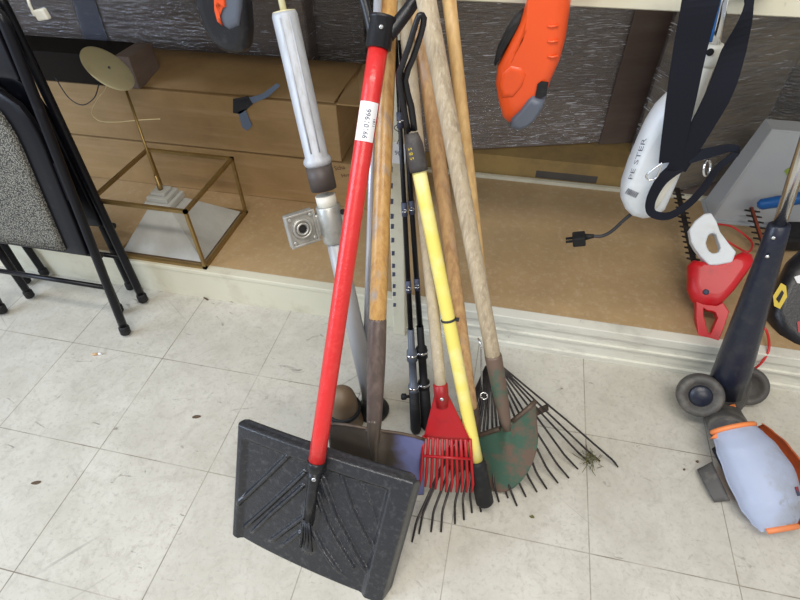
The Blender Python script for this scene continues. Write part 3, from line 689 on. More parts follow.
def ringtorus(bm,c,zz,R0,r,seg=28,rs=8):
    a,b,_=fr(zz); rows=[]
    for i in range(seg):
        th=2*math.pi*i/seg; u=a*math.cos(th)+b*math.sin(th); rows.append([bm.verts.new(c+u*(R0+r*math.cos(2*math.pi*k/rs))+zz*r*math.sin(2*math.pi*k/rs)) for k in range(rs)])
    for i in range(seg):
        for k in range(rs): f=bm.faces.new((rows[i][k],rows[(i+1)%seg][k],rows[(i+1)%seg][(k+1)%rs],rows[i][(k+1)%rs])); f.smooth=True
bm=B(); ringtorus(bm,pc+zz*.010,zz,.020,.0042); ringtorus(bm,pc+zz*.012,zz,.0125,.003); obj('socket_ring',bm,'zinc',plate)
bm=B(); lathe(bm,pc+zz*.009,pc+zz,[(0,.009),(.0015,.009)],18); obj('socket_hole',bm,'rubber',plate,'dark hole')
for sx,sy in ((-1,-1),(1,1),(-1,1),(1,-1)):
    bm=B(); q=pc+xx*sx*.024+yy*sy*.027+zz*.009; lathe(bm,q,q+zz,[(0,.005),(.004,.005),(.005,.003)],12); obj('screw_boss',bm,'zinc',plate)
bm=B(); box(bm,(pc+xx*.030+bc)/2+zz*-.003,(.03,.05,.016),axes(xx,yy,zz),bev=.004); box(bm,bc+ps*.026+pd*.012,(.022,.024,.02),axes(ps,pd,pf),bev=.003); obj('clamp_arm',bm,'zinc',t)
bm=B(); q=bc+ps*.03+pd*.024+pf*.008; lathe(bm,q,q+pf,[(0,.006),(.006,.006)],12); obj('clamp_bolt',bm,'rubber',t,'dark bolt head')
bm=B(); f0=foot-V((0,0,.012)); a,b,_=fr(V((0,0,1)))
lathe(bm,f0,f0+V((0,0,1)),[(0,.042),(.008,.044),(.02,.038),(.03,.028),(.05,.0235)],28); obj('rubber_foot',bm,'rubber',t,'round black rubber foot')

# --- 3 brown domed cap on the floor
p=PZ(345,420,0); t=thing('domed_cap','dirty brown domed rubber plug on the floor behind the red handled shovel','plug',p)
bm=B(); lathe(bm,p,p+V((0,0,1)),[(0,.050),(.012,.051),(.022,.046),(.04,.043),(.046,.046),(.054,.046),(.058,.041),(.066,.039),(.09,.038),(.112,.033),(.128,.022),(.136,.009),(.137,.0)],28); cb=obj('cap_body',bm,'domebrown',t)
bm=B(); lathe(bm,p+V((0,0,.050)),p+V((0,0,1)),[(0,.0455),(.003,.0475),(.009,.0475),(.013,.0425)],28); obj('groove_ring',bm,'rubber',t,'dark ring')

# --- 4 square spade
tipL=PZ(331,488,.006); tipR=PZ(423,500,.006)
def spade():
    sk=PZ(374,427,.235); tp=PY(389,-8,.215); d=(tp-sk).normalized()
    t=thing('square_spade','square spade with a varnished wooden handle, brown metal socket and dirty blue-grey blade','spade',(tipL+tipR)/2)
    a=on(sk,d,375,318)
    handle_wood(t,a-d*.05,tp,.0178,.0165,'woodgold',label='worn golden varnished handle')
    bm=B(); L=(a-sk).length; lathe(bm,sk-d*.02,a,[(0,.013),(.03,.016),(.12,.0185),(L*.7,.0195),(L+.015,.0185),(L+.02,.0175)],20); obj('socket',bm,'rustpaint',t,'long brown-grey metal socket')
    c=sk-d*.0; 
    A=PZ(325,421,.235);Bq=PZ(424,437,.225); 
    nn=((Bq-A).cross(tipL-A)).normalized(); nn=nn if nn.dot(CAM-A)>0 else -nn
    def hf(u,v): 
        x=(u-.5)/.5; return -.016*(x*x)*1.0+ .012*math.exp(-((u-.5)/.07)**2)*(1-sm(v,.15,.7))
    bm=B(); sheet(bm,A,Bq,tipR,tipL,40,26,.0025,hf=hf,n=nn,warp=lambda u,v:(u,v+.11*abs(2*u-1)**3*(1-v))); o=obj('blade',bm,'bluesteel',t,'blue-grey blade caked with brown dirt')
    mp_=A.lerp(Bq,.5); mq=tipL.lerp(tipR,.5); e_=mp_.lerp(mq,.55)+nn*.006
    bm=B(); tube(bm,[sk+d*.02,sk-d*.02,(sk-d*.02).lerp(e_,.4),e_],[.0165,.0145,.010,.002],14,smooth_pts=4); obj('socket_spine',bm,'bluesteel',t,'blue-grey ridge running into the blade')
    bm=B(); pts=[A.lerp(Bq,i/10).lerp(tipL.lerp(tipR,i/10),.11*abs(2*i/10-1)**3)+nn*(-.016*((i/10-.5)/.5)**2+.002) for i in range(11)]; tube(bm,pts,.0035,8,flat=(1,1.0)); obj('tread',bm,'rust',o)
    return t
spade()
# --- 5 thin silver pole behind red handle
a=PZ(365,398,.0);b=PY(378,-8,.185)
t=thing('thin_pole','thin silver pole standing beside the varnished spade handle','pole',a)
bm=B(); tube(bm,[a+V((0,0,.03)),b],.0075,12); obj('pole_tube',bm,'silverstick',t)
bm=B(); tube(bm,[a,a+(b-a).normalized()*.05],.010,12); obj('pole_tip',bm,'rubber',t,'black rubber tip')

# --- 6 fishing rods
def rod(label,foot,pts,topp,r0,reel,knob):
    t=thing('fishing_rod',label,'fishing rod',foot,'dark fishing rods')
    d=(topp-foot).normalized(); L=(topp-foot).length
    bm=B(); tube(bm,[foot+d*.30,foot+d*.6,topp],[r0*.62,r0*.5,r0*.35],10); obj('blank',bm,'blackshiny',t,'thin black blank')
    bm=B(); tube(bm,[foot,foot+d*.01,foot+d*.13],[r0*1.0,r0*1.35,r0*1.2],12); obj('butt_grip',bm,'rubber',t,'black foam butt')
    bm=B(); lathe(bm,foot+d*.13,topp,[(0,r0*1.15),(.004,r0*1.3),(.02,r0*1.3),(.022,r0*.9),(.09,r0*.9),(.092,r0*1.25),(.12,r0*1.2),(.125,r0*.8),(.18,r0*.75)],14); rs=obj('reel_seat',bm,reel,t,'reel seat')
    bm=B(); 
    for q in (.14,.235): lathe(bm,foot+d*q,topp,[(0,r0*1.35),(.006,r0*1.35)],14)
    obj('seat_ring',bm,'chrome',rs)
    f=(CAM-foot); f=(f-d*f.dot(d)).normalized(); s=d.cross(f); s=s if s.dot(CR)<0 else -s
    if knob:
        q=foot+d*.115; bm=B(); lathe(bm,q+s*r0,q+s,[(0,.004),(.008,.004),(.01,.008),(.02,.0085),(.023,.005)],12); obj('knob',bm,'rubber',t)
    for q in (.42,.6,.78):
        if q>L: break
        bm=B(); ringtorus(bm,foot+d*q+f*(r0*.6+.006),(d+f*.2).normalized(),.0055,.001,14,6); ob=obj('line_guide',bm,'chrome',t)
        bm=B(); tube(bm,[foot+d*(q-.015),foot+d*(q+.015)],r0*.62,8); obj('guide_wrap',bm,'ink',ob)
    return t
rod('dark fishing rod with small side knob and blue-silver reel seat, nearer the spade',PZ(416,432,.002),None,PY(395,25,.19),.0105,'slate',True)
rod('plain black fishing rod leaning just beside the pale rake handle',PZ(427,428,.002),None,PY(400,40,.185),.0115,'rubber',False)
# price tag on string
q=PY(398,157,.155)
t=thing('price_tag','small white paper price tag hanging on a string beside the fishing rods','tag',q)
bm=B(); xd=V((1,0,.02)); yd=V((.02,.12,1)).normalized(); 
pq=[PY(391,145,.155),PY(395,142,.155),PY(406,145,.155),PY(405,164,.158),PY(391,163,.158)]
poly(bm,pq,(0,.0008,0)); tg=obj('tag_card',bm,'paper',t)
bm=B(); tube(bm,[PY(397,144,.154),PY(400,134,.154),PY(394,128,.158),PY(399,124,.163)],.0008,6,smooth_pts=4); obj('string',bm,'darkcord',t)
bm=place_text('90',.014,PY(398,153,.154)+V((0,-.001,0)),(1,0,0),(0,.1,1)); obj('tag_number',bm,'ink',tg)

# --- 7 red plastic hand rake with pale wood handle
def red_rake():
    s=PZ(441,391,.29); tp=PY(405,14,.205); d=(tp-s).normalized()
    base=PZ(445,487,.05)
    t=thing('red_rake','small red plastic rake on a long pale worn wooden handle','rake',base)
    handle_wood(t,s-d*.02,tp,.0125,.0135,'woodpale',label='pale worn wooden handle')
    sL=PZ(424,436,.20);sR=PZ(470,439,.20)
    nn=((sR-sL).cross(s-sL)).normalized(); nn=nn if nn.dot(CAM-s)>0 else -nn
    bm=B(); x=(sR-sL).normalized()
    tw=.012
    sheet(bm,s-x*tw,s+x*tw,sR,sL,12,14,.0045,n=nn,hf=lambda u,v:.008*math.sin(math.pi*u)*(1-v*.5)); hd_=obj('rake_head',bm,'redplastic',t,'red fan-shaped plastic head')
    bm=B(); lathe(bm,s-d*.035,tp,[(0,.0145),(.03,.016),(.05,.0158),(.052,.013)],16); obj('socket',bm,'redplastic',hd_)
    bm=B(); q=s-d*.012; f=(CAM-q); f=(f-d*f.dot(d)).normalized(); lathe(bm,q+f*.014,q+f,[(0,.0045),(.003,.004),(.004,.002)],10); obj('screw',bm,'chrome',hd_)
    bm=B(); 
    for zz_ in (.197,.158): 
        a=PZ(424,437 if zz_>.17 else 456,zz_);b=PZ(471,440 if zz_>.17 else 459,zz_); tube(bm,[a,b],.0035,8)
    obj('cross_rib',bm,'redplastic',hd_)
    for k in range(11):
        u=k/10; a=sL.lerp(sR,u); e=PZ(421+52*u,480+7*u-6*abs(u-.5),.095); f_=e+V((0,-.012,-.016))
        bm=B(); tube(bm,[a,a.lerp(e,.5),e,f_],[.004,.0038,.0034,.0024],8,flat=(1,1)); obj('tine',bm,'redplastic',t)
red_rake()

# --- 8 yellow pole tool
def yellow_tool():
    gb=PZ(485,503,.03); fe=PY(411,131,.055); d=(fe-gb).normalized()
    t=thing('yellow_pole_tool','yellow pole tool with a black rubber foot grip and black looped top handle','pole tool',gb)
    y0=on(gb,d,475,460);y1=on(gb,d,419,169)
    handle_wood(t,y0-d*.01,y1,.0143,.0135,'yellow',name='pole_tube',label='worn yellow tube')
    L=(y0-gb).length; bm=B(); lathe(bm,gb,y0,[(0,.018),(.004,.0205),(L-.01,.0195),(L,.0165)],20)
    g_=obj('rubber_grip',bm,'rubber',t,'black rubber grip')
    bm=B(); L=(fe-y1).length; lathe(bm,y1-d*.004,fe,[(0,.0165),(.01,.0175),(L*.7,.017),(L,.012)],20); fo=obj('sleeve',bm,'ferrule',t,'charcoal sleeve')
    f=(CAM-fe); f=(f-d*f.dot(d)).normalized()
    s=d.cross(f); 
    xdir=d if (d.cross(CR)).dot(f)<0 else -d
    m_=(y1+fe)/2-d*.004
    c_r=CR-d*CR.dot(d); c_r.normalize()
    bm=textbm('S 8 5',.011)
    for v in bm.verts: 
        a=(v.co.y)/.0175-.5; v.co=m_+(-d)*v.co.x+(f*math.cos(a)+c_r*math.sin(a))*.0181
    obj('sleeve_lettering',bm,'yellowtag',fo)
    z0=on(gb,d,447,321); bm=B(); lathe(bm,z0,z0+d,[(0,.0148),(.001,.0158),(.004,.0158),(.005,.0148)],20); box(bm,z0+c_r*.017+f*.003,(.008,.006,.006)); obj('cable_tie',bm,'darkcord',t,'black cable tie')
    bm=B(); tube(bm,[fe-c_r*.005,PY(403,104,0.054),PY(399,78,0.051),PY(402,66,0.050),PY(409,46,0.045),PY(417,20,0.045),PY(420,15,0.047),PY(424,18,0.050),PY(421,34,0.052),PY(413,58,0.055),PY(405,80,0.059),PY(411,106,0.060),fe+c_r*.006],[.0055,.0055,.0055,.005,.0048,.0045,.0045,.0045,.0045,.0048,.0052,.0055,.0055],10,smooth_pts=2,flat=(1,1.1)); obj('looped_handle',bm,'blackplastic',t,'black looped handle')
yellow_tool()

# --- 9 round-point shovel
def shovel():
    s=PZ(505,419,.205); tp=PY(424,-12,.12); d=(tp-s).normalized(); tip=PZ(511,489,.028)
    t=thing('round_point_shovel','round point shovel with weathered grey wooden handle and rusty green blade','shovel',tip)
    a=on(s,d,490,357)
    handle_wood(t,a-d*.03,tp,.0158,.0165,'woodgrey',label='weathered grey wooden handle')
    L=(a-s).length; bm=B(); lathe(bm,s-d*.03,a,[(0,.009),(.03,.0125),(L*.6,.0165),(L+.03,.0182),(L+.034,.0172)],18); obj('socket',bm,'green',t,'green painted socket')
    TLs=PZ(476,441,.12);TRs=PZ(537,406,.215)
    w_=(TRs-TLs).normalized(); dn_=(tip-s); nn=w_.cross(dn_).normalized(); nn=nn if nn.dot(CAM-s)>0 else -nn
    A=TLs;Bq=TRs; C=tip+w_*.085;Dq=tip-w_*.085
    mid=(A+Bq)/2
    def wp(u,v):
        k=1 if v<.5 else math.sqrt(max(.0,1-((v-.5)/.5)**2)); k=max(k,.12); return (.5+(u-.5)*k,v)
    hf=lambda u,v:-.022*(abs(u-.5)*2)**2*1.0+.010*math.exp(-((u-.5)/.1)**2)*(1-sm(v,.1,.6))
    bm=B(); sheet(bm,A,Bq,C,Dq,30,30,.003,hf=hf,warp=wp,n=nn); o=obj('blade',bm,'green',t,'green painted blade with rusty patches')
    bm=B(); pts=[A.lerp(Bq,i/10)+nn*(hf(i/10,0)+.002) for i in range(11)]
    tube(bm,pts[:5],.006,8); tube(bm,pts[6:],.006,8); obj('tread',bm,'rust',o,'rolled dark step edge')
shovel()
# --- 10 leaf rake
def leaf_rake():
    s=on(V(PY(449,0,.235)),(PZ(491,362,.30)-PY(449,0,.235)).normalized(),491,362); s=PZ(491,362,.20); tp=PY(448,-10,.235); d=(tp-s).normalized()
    base=PZ(500,480,0)
    t=thing('leaf_rake','wide metal leaf rake with fanned dark spring tines and a tan wooden handle','rake',base)
    handle_wood(t,s+d*.03,tp,.0120,.0128,'woodtan',label='tan wooden handle')
    bm=B(); lathe(bm,s+d*.0,tp,[(0,.008),(.02,.0135),(.09,.0142),(.092,.0125)],16); f_=obj('ferrule',bm,'rust',t,'dark metal ferrule')
    bm=B(); q=PZ(484,362,.26); tube(bm,[PZ(482,393,.20),PZ(481,345,.29),PZ(478,338,.30)],.0022,8); ringtorus(bm,PZ(484,396,.2),(CAM-s).normalized(),.008,.0016,16,6); obj('brace_wire',bm,'chrome',t,'small wire brace and ring')
    # spreader bar
    q0=PZ(446,454,.06);q1=PZ(548,407,.10)
    bm=B(); ribbon(bm,[q0,q0.lerp(q1,.33)+V((0,-.004,.004)),q0.lerp(q1,.66)+V((0,-.004,.004)),q1],.020,.004,(0,.35,1)); obj('spreader_bar',bm,'rust',t,'rusty spreader strap across the tines')
    ends=[(412,542),(419,534),(431,532),(441,532),(455,524),(464,520),(472,513),(481,512),(489,506),(499,502),(508,498),(517,506),(526,497),(537,492),(547,489),(558,483),(569,478),(578,469),(590,463),(600,461),(618,467)]
    n=len(ends)
    for k,(ex,ey) in enumerate(ends):
        u=k/(n-1); e=PZ(ex,ey,.003)
        st=s+(q1-q0).normalized()*(-.014+.028*u)-d*.006
        # bend point: tine runs slightly above the floor then turns down
        v=(e-st).normalized(); tipd=(v*.72+V((.12+.38*u if k<n-1 else 0,-.05,-.30))).normalized()
        bpt=e-tipd*(.045 if k<n-1 else .02)
        m1=st.lerp(bpt,.6)+V((0,0,.004*math.sin(k*2.3)))
        bm=B(); tube(bm,[st,st.lerp(m1,.5),m1,bpt-v*.006,bpt+tipd*.006,e],[.0024]*5+[.0018],7,flat=(1.25,.75)); obj('tine',bm,'tine',t)
    bm=B(); rnd=random.Random(3); c=PZ(591,458,.02)
    for k in range(60):
        a=c+V((rnd.gauss(0,.008),rnd.gauss(0,.008),rnd.gauss(0,.006))); b=a+V((rnd.gauss(0,.012),rnd.gauss(0,.012),rnd.gauss(0,.008))); a.z=max(a.z,.002);b.z=max(b.z,.002); tube(bm,[a,b],.0007,4)
    tag(obj('grass_tuft',bm,'leaf',loc=V((c.x,c.y,0))),'small tuft of dry olive grass caught on the outer tines of the leaf rake','debris',kind='stuff')
leaf_rake()
# --- 11 hoe with orange-tan handle
def hoe():
    s=PZ(474,430,.13); tp=PY(416,-10,.22); d=(tp-s).normalized()
    base=PZ(462,452,.0)
    t=thing('garden_hoe','garden hoe with orange-tan handle and small olive blade, mostly behind the yellow pole','hoe',base)
    handle_wood(t,s+d*.03,tp,.0150,.0155,'woodorange',label='orange-tan worn handle')
    bm=B(); lathe(bm,s-d*.02,tp,[(0,.008),(.02,.0165),(.08,.0172),(.082,.0155)],16); obj('socket',bm,'rust',t)
    A=PZ(442,452,.055);Bq=PZ(476,436,.075);C=PZ(476,466,.02);Dq=PZ(452,474,.01)
    bm=B(); sheet(bm,A,Bq,C,Dq,8,8,.004,hf=lambda u,v:.004*math.sin(math.pi*v)); obj('blade',bm,'olive',t,'olive rusty blade')
    bm=B(); tube(bm,[s,s-d*.02,(A+Bq+C+Dq)/4],[.007,.007,.005],8,smooth_pts=4); obj('neck',bm,'rust',t)
hoe()

# ------------------------------------------------------------------ string trimmer / edger at right
def edger():
    hp=PZ(724,396,.055); tp=PY(803,152,.22); d=(tp-hp).normalized()
    t=thing('lawn_edger','lawn edger with silver shaft, navy tube, black wheels and pale blue and orange hood','edger',PZ(730,420,0))
    b0=hp; b1=on(hp,d,787,226)
    L=(b1-b0).length
    f=(CAM-hp); f=(f-d*f.dot(d)).normalized(); s=CR-d*CR.dot(d); s.normalize()
    bm=B(); te=tp+d*((KY-.02-tp.y)/d.y if d.y>.05 else .3); tube(bm,[b1-d*.03,te+d*.1],.0125,18); obj('shaft',bm,'chrome',t,'silver metal shaft')
    bm=B(); lathe(bm,te+d*.1,te+d*2,[(0,.014),(.004,.017),(.12,.0165),(.126,.012)],18); obj('handle_grip',bm,'rubber',t,'black handle grip')
    bm=B(); tube(bm,[b0+d*.02,b0+d*.1,b1-d*.05,b1,b1+d*.002],[.047,.043,.0235,.0205,.017],20,flat=(1,.85)); o=obj('housing_tube',bm,'navy',t,'dark navy tapered housing')
    for q in (.018,.062):
        bm=B(); p=b1-d*q+f*(.0205+q*.05)*.95-s*.004; lathe(bm,p,p+f,[(0,.004),(.003,.004),(.004,.002)],10); obj('screw',bm,'chrome',o)
    # gear head
    bm=B(); box(bm,hp-d*.006+s*.012,(.105,.07,.10),axes(s,f,d),bev=.024); hh=obj('gear_housing',bm,'greyplastic',t,'dusty dark grey gear housing')
    bm=B(); p=hp+f*.038+s*.030-d*.012; poly(bm,[p+s*-.008+d*.012,p+s*.004+d*.014,p+s*.012-d*.002,p+s*.004-d*.010,p-s*.004-d*.004],f*.004); obj('arrow_mark',bm,'orangedull',hh,'orange arrow mark')
    dh=(hp-CAM).dot(CF)
    ax=(-CR*.36-CF*.92-CU*.06).normalized()
    cA=CAM+ray(700,395)*(dh-.035); cB=CAM+ray(741,393)*(dh+.06)
    for c,rr,sg in ((cA,.055,1),(cB,.052,-1)):
        zmin=rr*math.sqrt(max(0,1-ax.z**2)); c.z=max(c.z,zmin+.003)
        bm=B(); lathe(bm,c-ax*.022,c+ax,[(0,rr*.86),(.004,rr*.97),(.012,rr),(.030,rr),(.038,rr*.96),(.042,rr*.86),(.041,rr*.66),(.032,rr*.60),(.031,.002)],36); wo=obj('wheel',bm,'greyplastic',t,'dusty black wheel')
        if sg<0: continue
        for k in range(0): pass
        bm=B(); lathe(bm,c+ax*.009,c+ax,[(0,rr*.50),(.003,rr*.50),(.007,rr*.44),(.008,.002)],26); obj('hub_cap',bm,'navy',wo,'dark blue hub cap')
    # hood
    a=PZ(733,429,.10); b=PZ(779,529,.035)
    ax=(b-a); L=ax.length; axn=ax.normalized()
    sdv=(CR-axn*CR.dot(axn)).normalized(); upv=sdv.cross(axn).normalized(); upv=upv if upv.dot(CAM-a)>0 else -upv
    secs=[(0,.050,.034),(.08,.058,.042),(.25,.069,.052),(.5,.076,.058),(.75,.070,.052),(.92,.055,.036),(1.0,.040,.020)]
    def dome(bm,th0,th1,sc,off,fl,skirt):
        rows=[]
        P,Q=[],[]
        for k in range(25):
            tt_=k/24; i=0
            while secs[i+1][0]<tt_ and i<len(secs)-2: i+=1
            u=(tt_-secs[i][0])/(secs[i+1][0]-secs[i][0]); u=u*u*(3-2*u); w_=secs[i][1]+(secs[i+1][1]-secs[i][1])*u; h_=secs[i][2]+(secs[i+1][2]-secs[i][2])*u
            c=a+ax*tt_+sdv*(.012*math.sin(math.pi*tt_))+off
            rows.append([c+(sdv*math.cos(R(th))*w_+upv*(math.sin(R(th)))*h_)*sc for th in [th0+(th1-th0)*q/20 for q in range(21)]])
        return rows
    def skin(rows,th):
        bm=B(); F=[[bm.verts.new(p) for p in r_] for r_ in rows]
        for j in range(len(F)-1):
            for i in range(len(F[0])-1):
                f_=bm.faces.new((F[j][i],F[j][i+1],F[j+1][i+1],F[j+1][i])); f_.smooth=True
        bmesh.ops.solidify(bm,geom=list(bm.faces),thickness=th); return bm
    hood=obj('hood_shell',skin(dome(None,38,188,1.0,V((0,0,0)),0,0),.003),'shell',t,'worn pale blue hood shell')
    obj('hood_guard',skin(dome(None,-60,48,1.20,sdv*.016-upv*.008,0,0),.004),'orangedull',t,'faded orange hood side')
    bm=B(); r0=dome(None,35,185,1.03,V((0,0,0)),0,0)[0]; tube(bm,r0,.006,8); obj('hood_rim',bm,'orangedull',t,'faded orange rim'); bm=B(); r1=dome(None,35,150,1.02,V((0,0,0)),0,0)[-1]; tube(bm,r1,.007,8); obj('hood_rim',bm,'orangedull',t,'faded orange rim')
    bm=B(); q=a-sdv*.040+upv*.01; poly(bm,[q,q-sdv*.028-axn*.0+axn*.014,q+axn*.018],-upv*.008); obj('edge_pointer',bm,'orangedull',t,'small orange pointer')
    # badge
    rws=dome(None,50,66,1.015,V((0,0,0)),0,0); 
    bm=B(); j=16; F=[[bm.verts.new(p) for p in r_[2:18:3]] for r_ in rws[j:j+3]]
    for jj in range(2):
        for i in range(len(F[0])-1): bm.faces.new((F[jj][i],F[jj][i+1],F[jj+1][i+1],F[jj+1][i]))
    bd=obj('badge',bm,'ink',hood,'small dark and red badge')
    bm=B(); rws=dome(None,54,62,1.025,V((0,0,0)),0,0); F=[[bm.verts.new(p) for p in r_[2:18:5]] for r_ in rws[j:j+2]]
    for i in range(len(F[0])-1): bm.faces.new((F[0][i],F[0][i+1],F[1][i+1],F[1][i]))
    obj('badge_mark',bm,'redplastic',bd)
    # neck joining hood and gear head
    bm=B(); tube(bm,[hp-d*.02,hp-d*.05,a+ax*.04-upv*.01],[.040,.042,.044],16,smooth_pts=3,flat=(1.1,.8)); obj('neck',bm,'greyplastic',t)
    # grey cutter guard lying on the floor at the left of the hood
    g0=PZ(697,470,.010);g1=PZ(714,502,.010);g2=PZ(730,500,.02);g3=PZ(712,462,.03)
    bm=B(); sheet(bm,g0,g1,g2,g3,8,6,.006,hf=lambda u,v:.008*math.sin(math.pi*u)); obj('cutter_guard',bm,'greyplastic',t,'dusty grey cutter guard')
    g0=PZ(712,450,.04);g1=PZ(748,518,.02);g2=PZ(760,500,.04);g3=PZ(724,440,.06)
    bm=B(); sheet(bm,g0,g1,g2,g3,8,6,.02); obj('spool_cover',bm,'rubber',t,'black spool cover')
edger()

# ------------------------------------------------------------------ red hedge trimmer on the deck
def px3(pts,c,n):
    """pixel outline onto the plane through c with normal n"""
    out=[]
    for x,y in pts:
        d=ray(x,y); out.append(CAM+d*((c-CAM).dot(n)/d.dot(n)))
    return out
def loft_outline(bm,pts,n,th,bev=.006):
    """thick body from outline: chamfered slab centred at pts, thickness th along n"""
    c=sum(pts,V((0,0,0)))/len(pts); rings=[]
    for k,(s,h) in enumerate(((.62,.5),(.80,.47),(.91,.38),(.975,.25),(1,.08),(1,-.08),(.975,-.25),(.90,-.40),(.78,-.48))):
        rings.append([bm.verts.new(c+(p-c)*s+n*th*h) for p in pts])
    m_=len(pts)
    for j in range(len(rings)-1):
        for i in range(m_): f=bm.faces.new((rings[j][i],rings[j][(i+1)%m_],rings[j+1][(i+1)%m_],rings[j+1][i])); f.smooth=True
    a=bm.faces.new(rings[0][::-1]); b=bm.faces.new(rings[-1]); bmesh.ops.triangulate(bm,faces=[a,b]); return bm
def toothed(bm,a,b,wd,side,n,teeth,tl,th):
    """flat cutter bar with teeth on both sides"""
    d=(b-a).normalized(); L=(b-a).length
    box(bm,(a+b)/2,(wd,L,th),axes(side,d,n))
    for k in range(teeth):
        c=a+d*(L*(k+.5)/teeth)
        for s in (-1,1):
            p=c+side*s*wd/2; poly(bm,[p-d*.004-n*th/2,p+d*.004-n*th/2,p+d*.002+side*s*tl-n*th/2,p-d*.002+side*s*tl-n*th/2],n*th)
def hedge_red():
    c=PZ(715,290,.20); n=V((-.15,-.62,.77)).normalized()
    t=thing('hedge_trimmer','red hedge trimmer with white front handle and black toothed blade on the shelf deck','hedge trimmer',PZ(712,330,DZ))
    body=px3([(687,266),(692,261),(702,263),(718,262),(732,257),(742,252),(751,255),(753,263),(745,275),(734,290),(722,303),(714,307),(702,306),(692,302),(687,290)],c,n)
    bm=B(); loft_outline(bm,body,n,.06); b_=obj('motor_body',bm,'hedgered',t,'red motor body')
    bm=B(); o_=px3([(695,300),(705,305),(716,306),(722,303),(728,312),(722,330),(716,345),(710,353),(702,351),(697,335),(695,318)],c,n); i_=px3([(701,306),(706,309),(712,310),(716,312),(718,318),(714,327),(711,334),(709,337),(706,335),(704,326),(701,314)],c,n)
    cc=sum(i_,V((0,0,0)))/len(i_); i_=[cc+(p-cc)*.8 for p in i_]
    ringpoly(bm,[p-n*.014 for p in o_],[p-n*.014 for p in i_],n*.028); obj('rear_handle',bm,'hedgered',t,'red rear grip',bevel=.003)
    o_=px3([(688,231),(694,222),(703,215),(710,214),(715,222),(719,233),(728,245),(735,253),(731,263),(716,266),(708,266),(700,258),(694,250),(690,243)],c+n*.02,n); 
    i_=px3([(706,240),(707,237),(709,235),(712,234),(715,236),(716,240),(718,245),(719,249),(717,253),(714,254),(711,254),(708,252),(706,248),(705,244)],c+n*.02,n)
    bm=B(); ringpoly(bm,[p-n*.012 for p in o_],[p-n*.012 for p in i_],n*.026); obj('front_handle',bm,'white',t,'white front handle guard',bevel=.004)
    a=PZ(694,262,.19); b=PZ(677,188,DZ+.075); dd=(b-a).normalized(); s=CR-dd*CR.dot(dd); s.normalize(); nn=s.cross(dd)
    bm=B(); toothed(bm,a,b,.016,s,nn,15,.011,.003); obj('cutter_blade',bm,'tine',t,'black toothed blade')
    bm=B(); p=px3([(706,292)],c+n*.032,n)[0]; lathe(bm,p,p+n,[(0,.008),(.003,.007),(.004,.002)],12); obj('badge',bm,'ink',b_,'dark round badge')
    bm=B(); tube(bm,[PZ(756,322,.16),PZ(766,330,.15),PZ(769,348,DZ+.01),PY(762,362,KY-.012),PZ(748,372,.10),PZ(738,372,.06)][:4]+[PY(752,370,KY-.014),PY(742,372,KY-.012)],.0032,8,smooth_pts=6); obj('power_cord',bm,'redcord',t,'red power cord')
    bm=B(); tube(bm,[PZ(716,224,.17),PZ(730,226,.16),PZ(742,233,.15),PZ(752,243,.15),PZ(748,252,.16),PZ(735,246,.15),PZ(722,238,.15)],.0034,8,smooth_pts=6); obj('power_cord',bm,'redcord',t,'coiled red cord')
hedge_red()
def hedge_or():
    a=PZ(745,188,.20);b=PZ(764,248,.17); dd=(b-a).normalized(); s=CR-dd*CR.dot(dd); s.normalize(); nn=s.cross(dd); nn=nn if nn.dot(CAM-a)>0 else -nn
    t=thing('hedge_trimmer','second hedge trimmer with an orange-red cutter bar and blue grip, behind the silver edger shaft','hedge trimmer',PZ(765,250,DZ))
    bm=B(); box(bm,(a+b)/2+nn*.003,(.008,(b-a).length,.004),axes(s,dd,nn)); obj('cutter_bar',bm,mat('rusty_red_steel',(.36,.07,.03),.5,.3,noise=((.2,.05,.03),20,.45,.7)),t,'orange-red bar')
    bm=B(); toothed(bm,a,b,.012,s,nn,11,.018,.003); obj('cutter_teeth',bm,'tine',t,'dark teeth')
    bm=B(); p0=PY(757,205,.77);p1=PY(800,198,.76); tube(bm,[p0,p0.lerp(p1,.1),p1,p1+(p1-p0)],[.008,.017,.019,.017],14); obj('blue_grip',bm,'bluehandle',t,'blue grip')
    bm=B(); box(bm,PZ(792,236,.155),(.10,.10,.05),.2,bev=.01); obj('motor_body',bm,'rubber',t,'black body')
hedge_or()
